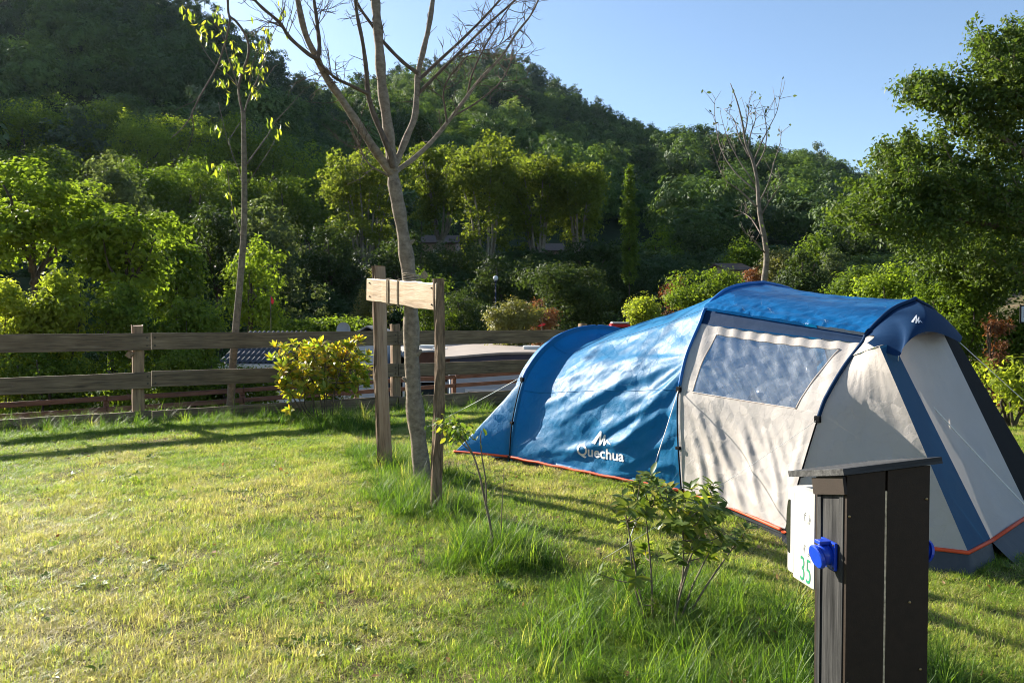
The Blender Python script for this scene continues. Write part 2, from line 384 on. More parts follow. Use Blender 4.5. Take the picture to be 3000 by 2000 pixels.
def protos(cname, items):
    c = bpy.data.collections.new(cname)
    for i, (v, f, rn, mat) in enumerate(items):
        o = mesh_obj(f'{cname}_{i:02d}', v, f, mat, None, False, rn, link=False); c.objects.link(o)
    return c
def scatter(name, label, pts, rot, scl, idx, tone, coll, mat):
    n = len(pts); me = bpy.data.meshes.new(name); me.vertices.add(n); me.vertices.foreach_set('co', np.asarray(pts, np.float32).ravel())
    for an, ty, dat, key in (('rot', 'FLOAT_VECTOR', rot, 'vector'), ('scl', 'FLOAT_VECTOR', scl, 'vector'), ('idx', 'INT', idx, 'value'), ('tone', 'FLOAT', tone, 'value')):
        a = me.attributes.new(an, ty, 'POINT'); a.data.foreach_set(key, np.ascontiguousarray(dat, np.int32 if ty == 'INT' else np.float32).ravel())
    me.materials.append(M[mat]); me.update()
    o = bpy.data.objects.new(name, me); COL.objects.link(o); tag(o, label, None, kind='stuff')
    ng = bpy.data.node_groups.new(name + '_scatter', 'GeometryNodeTree')
    ng.interface.new_socket('Geometry', in_out='INPUT', socket_type='NodeSocketGeometry'); ng.interface.new_socket('Geometry', in_out='OUTPUT', socket_type='NodeSocketGeometry')
    gi = ng.nodes.new('NodeGroupInput'); go = ng.nodes.new('NodeGroupOutput')
    ip = ng.nodes.new('GeometryNodeInstanceOnPoints'); ci = ng.nodes.new('GeometryNodeCollectionInfo')
    ci.inputs['Collection'].default_value = coll; ci.inputs['Separate Children'].default_value = True; ci.inputs['Reset Children'].default_value = True
    def na(nm, ty):
        x = ng.nodes.new('GeometryNodeInputNamedAttribute'); x.data_type = ty; x.inputs['Name'].default_value = nm; return x.outputs['Attribute']
    lk = ng.links.new
    lk(gi.outputs[0], ip.inputs['Points']); lk(ci.outputs[0], ip.inputs['Instance']); ip.inputs['Pick Instance'].default_value = True
    lk(na('idx', 'INT'), ip.inputs['Instance Index']); lk(na('scl', 'FLOAT_VECTOR'), ip.inputs['Scale'])
    rn = ng.nodes.new('FunctionNodeEulerToRotation'); lk(na('rot', 'FLOAT_VECTOR'), rn.inputs[0]); lk(rn.outputs[0], ip.inputs['Rotation'])
    lk(ip.outputs[0], go.inputs[0])
    md = o.modifiers.new('scatter', 'NODES'); md.node_group = ng
    return o

# forest trees of the hills: one mass per kind
def far_tree(seed, kind):
    g = np.random.default_rng(seed)
    if kind == 'broad':
        lob = [(g.normal() * .8, g.normal() * .8, 4.0 + g.normal() * .7, 2.0 + g.random(), 2.0 + g.random(), 1.9 + g.random()) for _ in range(5)] + [(0, 0, 3.2, 3, 3, 2.6)]
        return crown(seed, lob, 120, .66, 20, .44, .35, .3, .72, ball=.9)
    if kind == 'pine':
        lob = [(g.normal() * .9, g.normal() * .9, 4.2 + i * .9, 2.0 - i * .25, 2.0 - i * .25, .9) for i in range(5)]
        return crown(seed, lob, 85, .52, 24, .34, .3, .45, .55, ball=.7)
    lob = [(0, 0, 1.4 + i * .9, 1.9 - i * .26, 1.9 - i * .26, .9) for i in range(7)]
    return crown(seed, lob, 90, .5, 20, .36, .2, .8, .6)
cb = protos('broadleaf_crowns', [far_tree(100 + i, 'broad') + ('lf_forest',) for i in range(6)])
cp = protos('pine_crowns', [far_tree(200 + i, 'pine') + ('lf_pine',) for i in range(4)] + [far_tree(230 + i, 'cone') + ('lf_pine',) for i in range(2)])
def hill_points(zf, pa, Dd, n, seed, alo, ahi, r0, shell=1.06):
    g = np.random.default_rng(seed); a = g.uniform(alo, ahi, n); D = np.interp(a, pa, Dd)
    r = r0 + (D * shell - r0) * np.sqrt(g.random(n) * .93 + .07 * g.random(n)); z = zf(a, r)
    return np.stack([r * np.sin(a), r * np.cos(a), z], 1), (r - r0) / (D - r0), a
def thin(p, dist):
    keep = []; cell = {}
    for i, q in enumerate(p):
        k = (int(q[0] // dist), int(q[1] // dist)); ok = True
        for dx in (-1, 0, 1):
            for dy in (-1, 0, 1):
                for j in cell.get((k[0] + dx, k[1] + dy), ()):
                    if (p[j][0] - q[0]) ** 2 + (p[j][1] - q[1]) ** 2 < dist * dist: ok = False
        if ok: keep.append(i); cell.setdefault(k, []).append(i)
    return np.array(keep)
def wood(name_b, lab_b, name_p, lab_p, zf, pa, Dd, n, seed, alo, ahi, pine_at, dist, r0=72, bare=None):
    p, t, a = hill_points(zf, pa, Dd, n, seed, alo, ahi, r0); k = thin(p, dist); p, t, a = p[k], t[k], a[k]
    if bare is not None: m = ~bare(a, t, p); p, t, a = p[m], t[m], a[m]
    g = np.random.default_rng(seed + 1); n = len(p)
    isp = g.random(n) < pine_at(a, t, p)
    patch = fbm(p[:, 0] / 16, p[:, 1] / 16, 77, 3)
    for nm, lab, sel, coll, mat, nid in ((name_b, lab_b, ~isp, cb, 'lf_forest', 6), (name_p, lab_p, isp, cp, 'lf_pine', 6)):
        q = p[sel]; m = len(q)
        if not m: continue
        sc = g.uniform(.75, 1.5, m) * (1.05 - .22 * t[sel]); rot = np.stack([g.normal(size=m) * .06, g.normal(size=m) * .06, g.uniform(0, 6.28, m)], 1)
        s3 = np.stack([sc * g.uniform(.85, 1.15, m), sc * g.uniform(.85, 1.15, m), sc * g.uniform(.85, 1.25, m)], 1)
        tone = np.clip((patch[sel] - .5) * 1.6 + .42 + g.normal(size=m) * .2, 0, 1)
        q = q - np.array([0, 0, .8])
        scatter(nm, lab, q, rot, s3, g.integers(0, nid, m), tone, coll, mat)
wood('hillside_forest', 'broadleaf woodland covering the lower slopes of the left hill', 'hillside_pines', 'dark pines covering the upper slopes of the left hill',
     zl, pal, dl, 5200, 11, pal[0] + .1, pal[-1] - .02, lambda a, t, p: np.clip((t - .32) * 2.6 + (fbm(p[:, 0] / 30, p[:, 1] / 30, 4, 2) - .5) * 1.4, .04, .93), 4.3)
wood('ridge_forest', 'broadleaf woodland covering the long ridge', 'ridge_pines', 'pines along the crest of the long ridge',
     zm, pam, dm, 9000, 31, math.atan((500 - 1500) / F), math.atan((3500 - 1500) / F),
     lambda a, t, p: np.clip((t - .62) * 2.2 * (a < .12) + (a > .12) * .05 + (t > .93) * .25 * (a < .3), .03, .9), 4.9,
     bare=lambda a, t, p: (a > math.atan(420 / F)) & (a < math.atan(800 / F)) & (t > .76) & (t < .95) & (fbm(p[:, 0] / 12, p[:, 1] / 12, 8, 2) > .40))

# ------------------------------------------------------------------ individual trees and shrubs
def trunk_mb(p0, p1, r0, r1, bend=.15, n=7, k=8):
    p0, p1 = np.asarray(p0, float), np.asarray(p1, float); t = np.linspace(0, 1, n)[:, None]
    pts = p0 + (p1 - p0) * t + rng.normal(size=(n, 3)) * bend * np.sin(np.pi * t) * np.array([1, 1, .2])
    return MB().tube(pts, np.linspace(r0, r1, n), k)
def broad(name, label, cat, px, top, bot, wpx, d, mat, leaf=.22, nclump=120, per=40, cr=None, seed=0, group=None, shape='round', depth=None, up=.35, droop=0, trunk=True, bark='bark_far', base=None, aspect=1.7, inner=.5, stems=None, squash=.8):
    """tree or shrub seen at px between top and bot (crown), wpx wide, d metres away; stands on the ground there"""
    c = at(px, (top + bot) / 2, d); w = wpx * d / F / 2; h = (bot - top) * d / F / 2; x, y = c[0], c[1]
    z0 = float(gz(x, y)) if base is None else base
    root = thing(name, label, cat, (x, y, z0), group); g = np.random.default_rng(seed + 500); dp = depth or w
    zb = c[2] - h; zt = c[2] + h
    if shape == 'round':
        lob = [(x + g.uniform(-.68, .68) * w, y + g.uniform(-.6, .6) * dp, c[2] + g.uniform(-.7, .6) * h, w * g.uniform(.28, .5), dp * g.uniform(.28, .5), h * g.uniform(.25, .45)) for _ in range(12)]
        lob += [(x, y, c[2] - .2 * h, w * .66, dp * .66, h * .7), (x + g.uniform(-.25, .25) * w, y, zt - h * .3, w * .36, dp * .36, h * .3)]
    elif shape == 'cone':
        lob = [(x + g.normal() * .03 * w, y + g.normal() * .03 * w, zb + (zt - zb) * (i + .5) / 8, w * (1.02 - i / 8.6), dp * (1.02 - i / 8.6), h * .2) for i in range(8)]
    elif shape == 'column':
        lob = [(x + g.normal() * .08 * w, y + g.normal() * .08 * w, zb + (zt - zb) * (i + .5) / 9, w * (.75 + .3 * math.sin((i + 1) / 9.5 * 3.1)) * (1 if i < 6 else 1 - (i - 5) * .19), dp * .9 * (1 if i < 6 else 1 - (i - 5) * .19), h * .2) for i in range(9)]
    elif shape == 'vase':
        lob = [(x + g.uniform(-.6, .6) * w, y + g.uniform(-.6, .6) * dp, zt - h * g.uniform(.25, 1.0), w * g.uniform(.3, .5), dp * g.uniform(.3, .5), h * g.uniform(.25, .4)) for _ in range(9)] + [(x, y, c[2] + .15 * h, w * .7, dp * .7, h * .7)]
    elif shape == 'box':
        lob = [(x + q * w * .9, y + g.normal() * .05, c[2], w * .16, dp, h * .95) for q in np.linspace(-1, 1, 13)]
    if stems is not None and zb - z0 > .15:                     # shrubs are leafy down to the ground
        k = max(1, int((zb - z0) / max(h * .5, .3)))
        for q in range(k):
            zc = z0 + (zb + .3 * h - z0) * (q + .5) / k
            lob.append((x, y, zc, w * .8, dp * .8, (zb + .3 * h - z0) / k * .75))
        nclump = int(nclump * (1 + .45 * k))
    v, f, rn = crown(seed, lob, nclump, cr or max(w, h) * .2, per, leaf, up, .42, inner, squash, droop, aspect, ball=.6)
    v[:, 2] = np.maximum(v[:, 2], z0 + .03)
    o = mesh_obj('crown', v, f, mat, root, False, rn); o['kind'] = 'stuff'
    if trunk:
        r = max(.03, w * .05)
        if stems is None: trunk_mb((x, y, z0 - .1), (x, y, c[2] + h * .3), r * 1.5, r * .5, r).build('trunk', bark, root, True)
        for q in range(4 if stems is None else stems):
            a = g.uniform(0, 6.28); e = np.array([x + math.cos(a) * w * .55, y + math.sin(a) * dp * .55, c[2] + h * g.uniform(-.1, .5)])
            s0 = (x, y, max(z0 + .3, zb + (c[2] - zb) * g.uniform(-.1, .5))) if stems is None else (x + math.cos(a) * w * .08, y + math.sin(a) * w * .08, z0 - .1)
            trunk_mb(s0, e, r * .8 if stems is None else r, r * .25, r * 1.2).build('limb', bark, root, True)
    return root

# plane trees with bare pollarded limbs, a row on the bank
def plane_tree(px, top, foot, wpx, d, seed, label):
    g = np.random.default_rng(seed); b = at(px, foot, d); x, y = b[0], b[1]; z0 = float(gz(x, y)); zt = at(px, top, d)[2]; w = wpx * d / F / 2
    root = thing('plane_tree', label, 'tree', (x, y, z0), 'plane trees on the bank')
    zf = max(b[2] + .8, z0 + 1.6)
    trunk_mb((x, y, z0 - .2), (x + .1, y, zf), .36, .30, .08).build('trunk', 'bark_plane', root, True)
    w *= .98; H = zt - zf; lob = []
    for q in range(9):
        a = q / 9 * 6.28 + g.uniform(-.3, .3); sp = w * g.uniform(.35, .8); e = np.array([x + math.cos(a) * sp, y + math.sin(a) * sp, zf + H * g.uniform(.62, .85)])
        p = crom([(x + math.cos(a) * .2, y + math.sin(a) * .2, zf - .3), (x + math.cos(a) * sp * .35, y + math.sin(a) * sp * .35, zf + H * .1), (x + math.cos(a) * sp * .55, y + math.sin(a) * sp * .55, zf + H * .38), e], 4)
        MB().tube(p, np.linspace(.13, .04, len(p)), 6).build('limb', 'bark_plane', root, True)
        lob.append((e[0], e[1], e[2] + H * g.uniform(-.06, .05), w * .40, w * .40, H * .19))
        lob.append((x + (e[0] - x) * .85, y + (e[1] - y) * .85, zf + H * g.uniform(.14, .5), w * .30, w * .30, H * .15))
        lob.append((x + (e[0] - x) * 1.05, y + (e[1] - y) * 1.05, zf + H * g.uniform(.45, .75), w * .24, w * .24, H * .12))
    lob += [(x, y, zt - H * .18, w * .42, w * .42, H * .18), (x, y, zf + H * .6, w * .6, w * .6, H * .22)]
    v, f, rn = crown(seed, lob, 520, .44, 26, .24, .35, .75, .4)
    o = mesh_obj('crown', v, f, 'lf_plane', root, False, rn); o['kind'] = 'stuff'; return root
for i, (px, top, foot, wpx, d, lab) in enumerate([
    (1070, 418, 800, 300, 58, 'pollarded plane tree left of the bare trunk, grey limbs showing in dark shade'),
    (1290, 440, 720, 220, 64, 'plane tree with yellow-green crown just right of the bare trunk'),
    (1425, 405, 800, 235, 57, 'plane tree with many pale bare limbs above the globe lamp'),
    (1578, 430, 780, 265, 60, 'broad plane tree in the middle of the row, above the dark laurel'),
    (1695, 478, 760, 205, 60, 'rightmost plane tree of the row, beside the tall poplar')]):
    plane_tree(px, top, foot, wpx, d, 40 + i, lab)

broad('lombardy_poplar', 'tall narrow poplar standing right of the plane trees', 'tree', 1845, 498, 820, 46, 48, 'lf_mid', .15, 300, 30, .24, 61, shape='column', up=.8)
broad('cypress_tree', 'slim dark columnar tree rising behind the bare trunk', 'tree', 1235, 330, 500, 42, 84, 'lf_dark', .36, 110, 22, .55, 62, shape='column', up=.8)
broad('cypress_tree', 'tiny dark cypress on the skyline of the ridge', 'tree', 2280, 450, 490, 10, 322, 'lf_dark', .7, 50, 14, .7, 63, shape='column', up=.8, base=float(zm(np.array(math.atan(780 / F)), np.array(330.))))

# left group behind the fence
broad('catalpa_tree', 'big-leaved bright green tree at the left edge behind the fence', 'tree', 90, 470, 830, 420, 21, 'lf_bright', .135, 210, 42, .44, 71, aspect=1.3, droop=.6, up=.7, squash=.38, inner=.3)
broad('catalpa_tree', 'big-leaved bright green tree with rounded crown left of the fence post', 'tree', 370, 590, 930, 290, 20, 'lf_bright', .13, 170, 42, .40, 72, aspect=1.3, droop=.6, up=.7, squash=.38, inner=.3)
broad('maple_shrub', 'pale yellow-green drooping shrub above the top rail at far left', 'shrub', 170, 790, 1010, 230, 16.5, 'lf_yellow', .10, 130, 26, .22, 73, droop=1.0, stems=5)
broad('leafy_shrub', 'pale yellow-green shrub cut off by the left edge, behind the fence', 'shrub', 5, 820, 1060, 160, 16.2, 'lf_yellow', .09, 90, 26, .22, 74, droop=.8, stems=5)
broad('feathery_shrub', 'fine-leaved green shrub just left of the near fence post', 'shrub', 370, 830, 1080, 210, 17, 'lf_mid', .08, 130, 34, .2, 75, up=.1, stems=6)
broad('leafy_shrub', 'dark green shrub right of the near fence post', 'shrub', 545, 880, 1090, 230, 17.5, 'lf_mid', .085, 130, 34, .22, 76, stems=5)
broad('leafy_shrub', 'low green shrub seen between the rails left of the near fence post', 'shrub', 150, 1000, 1200, 330, 16.0, 'lf_mid', .075, 150, 34, .2, 77, stems=6)
broad('leafy_shrub', 'low dark shrub between the rails right of the near fence post', 'shrub', 560, 1020, 1180, 240, 16.2, 'lf_mid', .075, 120, 34, .2, 78, stems=6)
broad('grey_green_tree', 'grey-green pointed tree behind the two catalpas', 'tree', 310, 445, 820, 250, 37, 'lf_grey', .2, 220, 34, .5, 79)
broad('leafy_tree', 'dense mid green tree between the catalpas and the leaning sapling', 'tree', 520, 640, 960, 230, 29, 'lf_mid', .17, 180, 34, .42, 80)
broad('grey_green_tree', 'large grey-green tree behind the leaning sapling', 'tree', 780, 570, 960, 300, 42, 'lf_grey', .2, 300, 36, .48, 81)
broad('leafy_tree', 'small bright green tree beside the little red flag', 'tree', 735, 690, 985, 190, 26, 'lf_bright', .13, 170, 30, .33, 82)
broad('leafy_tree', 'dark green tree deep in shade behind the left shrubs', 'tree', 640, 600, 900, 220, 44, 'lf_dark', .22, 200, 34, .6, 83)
# row of lit trees at the foot of the left hill
broad('leafy_shrub', 'dark low shrub under the tiled hut seen between the rails', 'shrub', 700, 1078, 1190, 300, 16.6, 'lf_mid', .07, 190, 34, .18, 84, stems=6)
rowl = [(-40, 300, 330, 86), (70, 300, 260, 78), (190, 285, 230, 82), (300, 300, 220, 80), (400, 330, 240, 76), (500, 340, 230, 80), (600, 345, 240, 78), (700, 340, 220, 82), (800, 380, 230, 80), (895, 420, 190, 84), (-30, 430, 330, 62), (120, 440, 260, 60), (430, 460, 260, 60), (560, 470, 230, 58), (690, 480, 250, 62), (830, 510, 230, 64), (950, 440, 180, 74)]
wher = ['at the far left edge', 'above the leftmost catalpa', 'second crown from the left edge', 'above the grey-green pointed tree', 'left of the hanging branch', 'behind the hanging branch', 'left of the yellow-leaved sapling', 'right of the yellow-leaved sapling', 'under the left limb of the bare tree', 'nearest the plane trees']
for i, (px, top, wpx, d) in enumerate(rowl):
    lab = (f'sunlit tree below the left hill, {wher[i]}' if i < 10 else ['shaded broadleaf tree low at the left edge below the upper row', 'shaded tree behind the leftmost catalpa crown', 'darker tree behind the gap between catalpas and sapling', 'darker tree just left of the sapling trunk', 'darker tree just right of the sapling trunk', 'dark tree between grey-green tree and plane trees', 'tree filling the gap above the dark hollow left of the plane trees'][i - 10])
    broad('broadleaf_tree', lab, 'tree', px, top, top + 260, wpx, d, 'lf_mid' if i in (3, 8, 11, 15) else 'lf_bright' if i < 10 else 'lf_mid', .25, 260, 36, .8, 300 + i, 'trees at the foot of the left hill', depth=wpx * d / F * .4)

# middle: bushes in front of the plane trees
mids = [
 ('clipped_hedge', 'bright green flat-topped hedge above the rail left of the stakes', 'hedge', 945, 938, 1000, 300, 29, 'lf_bright', .13, 170, 30, .28, 'box'),
 ('conifer_shrub', 'olive green conifer directly behind the left stake', 'shrub', 1095, 780, 985, 130, 38, 'lf_olive', .10, 130, 36, .3, 'round'),
 ('leafy_shrub', 'mid green bush between the tree trunk and right stake', 'shrub', 1240, 790, 985, 170, 40, 'lf_mid', .12, 130, 34, .34, 'round'),
 ('leafy_shrub', 'round dark green bush right of the right stake', 'shrub', 1365, 845, 985, 190, 42, 'lf_dark', .12, 130, 34, .36, 'round'),
 ('rusty_shrub', 'yellowish bush with rusty tips right of the globe lamp', 'shrub', 1500, 880, 985, 170, 29, 'lf_olive', .09, 130, 36, .28, 'round'),
 ('rusty_shrub', 'thin rust-brown shrub in front of the laurel', 'shrub', 1585, 880, 975, 90, 30, 'lf_rust', .08, 60, 26, .25, 'round'),
 ('laurel_bush', 'large dark glossy bush above the rear arch of the tent', 'shrub', 1665, 775, 975, 290, 35, 'lf_dark', .13, 260, 38, .42, 'round'),
 ('laurel_bush', 'dark bush climbing under the middle plane trees', 'shrub', 1500, 745, 900, 260, 46, 'lf_dark', .16, 180, 34, .5, 'round'),
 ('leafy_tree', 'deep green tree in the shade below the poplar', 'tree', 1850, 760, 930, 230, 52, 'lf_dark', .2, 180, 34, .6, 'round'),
 ('leafy_tree', 'lit green tree right of the poplar foot', 'tree', 1935, 668, 830, 180, 62, 'lf_mid', .25, 150, 30, .7, 'round'),
 ('leafy_shrub', 'small yellow-green bush above the tent ridge', 'shrub', 1890, 865, 945, 120, 30, 'lf_yellow', .10, 80, 28, .25, 'round'),
 ('leafy_shrub', 'green shrub above the tent roof left of the bare young tree', 'shrub', 2080, 790, 920, 230, 27, 'lf_mid', .10, 180, 34, .33, 'round'),
 ('rusty_shrub', 'red-brown shrub just left of the bare young tree', 'shrub', 2215, 790, 860, 60, 26, 'lf_rust', .08, 60, 26, .22, 'round'),
 ('rusty_shrub', 'withered brown shrub left of the tent roof', 'shrub', 1985, 800, 915, 90, 33, 'lf_rust', .07, 50, 20, .3, 'round'),
 ('leafy_tree', 'round sunlit tree behind the bare young tree', 'tree', 2180, 690, 850, 150, 48, 'lf_mid', .18, 140, 32, .5, 'round'),
 ('leafy_tree', 'yellowish flowering tree right of the bare young tree', 'tree', 2280, 730, 850, 150, 42, 'lf_olive', .16, 140, 32, .42, 'round'),
 ('cedar_tree', 'dark blue-green conifer behind the tent roof', 'tree', 2350, 740, 870, 190, 34, 'lf_dark', .14, 170, 34, .36, 'cone'),
 ('leafy_tree', 'light green round tree above the dark conifer', 'tree', 2390, 690, 800, 150, 52, 'lf_mid', .2, 120, 32, .5, 'round'),
 ('leafy_tree', 'small pale pointed tree right of the dark conifer', 'tree', 2440, 720, 860, 110, 44, 'lf_grey', .16, 110, 30, .42, 'cone'),
 ('leafy_shrub', 'green bush behind the right end of the tent roof', 'shrub', 2510, 790, 900, 160, 30, 'lf_mid', .12, 130, 32, .36, 'round'),
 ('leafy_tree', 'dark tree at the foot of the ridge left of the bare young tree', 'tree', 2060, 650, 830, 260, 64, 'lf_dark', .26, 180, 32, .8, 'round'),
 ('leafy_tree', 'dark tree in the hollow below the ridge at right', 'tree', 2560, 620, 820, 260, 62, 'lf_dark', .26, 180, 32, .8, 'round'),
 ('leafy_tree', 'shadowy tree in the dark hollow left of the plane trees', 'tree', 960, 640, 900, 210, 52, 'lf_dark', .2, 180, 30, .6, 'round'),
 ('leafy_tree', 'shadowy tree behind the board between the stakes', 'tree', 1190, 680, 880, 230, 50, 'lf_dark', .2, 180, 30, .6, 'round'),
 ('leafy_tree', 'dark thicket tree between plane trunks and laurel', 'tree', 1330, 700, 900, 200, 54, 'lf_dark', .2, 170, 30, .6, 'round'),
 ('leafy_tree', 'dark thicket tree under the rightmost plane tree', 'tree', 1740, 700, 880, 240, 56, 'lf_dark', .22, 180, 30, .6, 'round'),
 ('leafy_shrub', 'small tree with thin stems seen between the fence rails near the tent', 'shrub', 1760, 985, 1075, 110, 26, 'lf_mid', .09, 70, 26, .25, 'round'),
]
for i, (nm, lab, cat, px, top, bot, wpx, d, mat, leaf, nc, per, cr, shp) in enumerate(mids):
    broad(nm, lab, cat, px, top, bot, wpx, d, mat, leaf, nc, per, cr, 400 + i, shape=shp, depth=(1.0 if shp == 'box' else None), stems=(None if cat == 'tree' else 4))

# big tree at the right edge
def right_tree():
    d = 15.0; b = at(3080, 1000, d); z0 = float(gz(b[0], b[1])); root = thing('broadleaf_tree', 'tall dark leafy tree at the right edge, branches reaching over the tent', 'tree', (b[0], b[1], z0))
    trunk = [(b[0], b[1], z0 - .2), (b[0] - .05, b[1], z0 + 1.2), at(3060, 700, d), at(3040, 420, d), at(3060, 150, d), at(3050, -100, d)]
    MB().tube(crom(trunk, 6), np.linspace(.26, .07, 31), 10).build('trunk', 'bark_far', root, True)
    limbs = [[(3055, 700), (2900, 660), (2760, 640), (2640, 650), (2540, 660)], [(3050, 600), (2900, 540), (2780, 480), (2680, 470), (2590, 480)], [(3045, 480), (2930, 400), (2840, 330), (2760, 290), (2700, 270)],
             [(3050, 330), (2960, 260), (2915, 200), (2900, 150)], [(3060, 800), (2950, 780), (2840, 780), (2720, 800)], [(3055, 280), (3010, 180), (2990, 120)], [(3060, 650), (2950, 600), (2850, 560), (2720, 560), (2600, 570), (2500, 600)]]
    lob = []
    for q, l in enumerate(limbs):
        dd = d + (-1.0, 1.2, .2, -.4, 1.0, .3, -.1)[q] ; p = crom([at(x, y, d + (dd - d) * i / (len(l) - 1)) for i, (x, y) in enumerate(l)], 5)
        MB().tube(p, np.linspace(.07, .012, len(p)), 6).build('limb', 'bark_dark', root, True)
        for i in range(len(p) // 3, len(p), 2):
            s = .42 + .25 * random.random(); lob.append((p[i][0], p[i][1], p[i][2] + .05, s * 1.1, s * 1.25, s * .72))
    for (x, y, r) in [(2990, 300, 1.1), (2960, 480, 1.0), (2900, 600, .9), (2990, 700, 1.1), (2880, 720, .9), (2780, 700, .8), (2700, 620, .7), (2800, 560, .8), (2640, 700, .7), (2560, 640, .55), (2480, 620, .45), (2870, 830, .8), (2980, 850, .9), (2930, 200, .6), (3060, 180, .7), (2720, 520, .6), (2640, 510, .5), (2680, 440, .4), (2780, 330, .38), (2720, 275, .28), (2600, 490, .3), (2450, 650, .45), (2800, 200, .28), (2850, 260, .4), (3010, 210, .6), (2960, 340, .8), (3020, 400, 1.0), (2900, 420, .7), (2840, 400, .6), (2890, 300, .55), (2980, 170, .35), (2760, 400, .45), (2600, 590, .5), (2540, 570, .35)]:
        c = at(x, y, d + random.uniform(-1.0, 1.0)); lob.append((c[0], c[1], c[2], r, r, r * .8))
    gs = np.random.default_rng(44); sp_l = []
    for q in range(150):
        l_ = limbs[gs.integers(len(limbs))]; k_ = gs.integers(1, len(l_)); x_, y_ = l_[k_]; t_ = gs.random(); x_ = l_[k_ - 1][0] * (1 - t_) + x_ * t_ + gs.normal() * 25; y_ = l_[k_ - 1][1] * (1 - t_) + y_ * t_ + gs.normal() * 30
        a_ = at(x_, y_, d + gs.uniform(-1.2, 1.2)); dr = unit(np.array([-.75 + gs.normal() * .35, gs.normal() * .5, .65 + gs.normal() * .3])); ln_ = gs.uniform(.2, .5)
        p_ = [a_ + dr * ln_ * u_ + np.array([0, 0, .12 * u_ * u_]) for u_ in np.linspace(0, 1, 5)]; sp_l.append(p_)
        for u_ in p_: lob.append((u_[0], u_[1], u_[2], .09, .09, .08))
    tw_ = MB()
    for p_ in sp_l: tw_.tube(p_, np.linspace(.011, .003, 5), 5, False)
    o_ = tw_.build('twigs', 'bark_dark', root, True); o_['kind'] = 'stuff'
    lob2 = lob[-750:]; lob = lob[:-750]; v1_, f1_, r1_ = crown(902, lob2, 1500, .12, 14, .085, .3, .8, .3, .9, .4, 2.0)
    lob = [(q[0], q[1], q[2], q[3] * .88, q[4] * .88, q[5] * .85) for q in lob]
    v, f, rn = crown(901, lob, 1750, .22, 28, .088, .25, .8, .12, .85, .5, 2.0)
    v = np.vstack([v, v1_]); f = np.vstack([f, f1_ + len(v) - len(v1_)]); rn = np.r_[rn, r1_]
    o = mesh_obj('crown', v, f, 'lf_right', root, False, rn); o['kind'] = 'stuff'
right_tree()
broad('leafy_shrub', 'bright green bush behind the tent below the tall dark tree', 'shrub', 2640, 770, 1010, 250, 19, 'lf_bright', .085, 260, 36, .26, 910, stems=6)
broad('leafy_shrub', 'mid green bush right of the tent roof', 'shrub', 2810, 800, 1070, 270, 16, 'lf_mid', .075, 300, 36, .24, 911, stems=6)
broad('leafy_shrub', 'green bush at the right edge behind the small sign', 'shrub', 2975, 900, 1130, 220, 15.5, 'lf_mid', .075, 220, 36, .22, 912, stems=6)
broad('red_flower_shrub', 'small red-leaved shrub left of the sign at right edge', 'shrub', 2915, 925, 985, 70, 14.2, 'lf_rust', .05, 40, 22, .12, 913, stems=4)
broad('rhododendron_shrub', 'yellow-green upright shrub at right edge beside the tent front', 'shrub', 2965, 1050, 1190, 130, 11.5, 'lf_yellow', .09, 60, 14, .15, 914, stems=6, aspect=2.6)
broad('rhododendron_shrub', 'sparse yellowing shrub behind the black strip of the tent', 'shrub', 2875, 1055, 1110, 60, 12.2, 'lf_yellow', .09, 22, 10, .10, 915, stems=6, aspect=2.6)

def undergrowth():
    g = np.random.default_rng(55); n = 1500; x = g.uniform(-42, 45, n); y = 22 + 46 * np.sqrt(g.random(n)); m = np.abs(x) < y * .78
    x, y = x[m], y[m]; s = (x - FA[0]) * FN[0] + (y - FA[1]) * FN[1]
    home = (y > 20) & (y < 40) & (x > -9) & (x < 6)
    m = (s - sstep(5.5, 9.0, x) * 7 > 6) & ~home; x, y = x[m], y[m]; n = len(x); sc = g.uniform(.16, .42, n) * (.6 + .4 * sstep(30, 50, y)); r = np.zeros((n, 3)); r[:, 2] = g.uniform(0, 6.28, n)
    scatter('bank_undergrowth', 'dark low undergrowth on the bank below the plane trees', np.stack([x, y, gz(x, y) - sc * .8], 1), r, np.stack([sc * 1.3, sc * 1.3, sc], 1), g.integers(0, 6, n), g.uniform(0, .12, n), cb, 'lf_forest')
undergrowth()

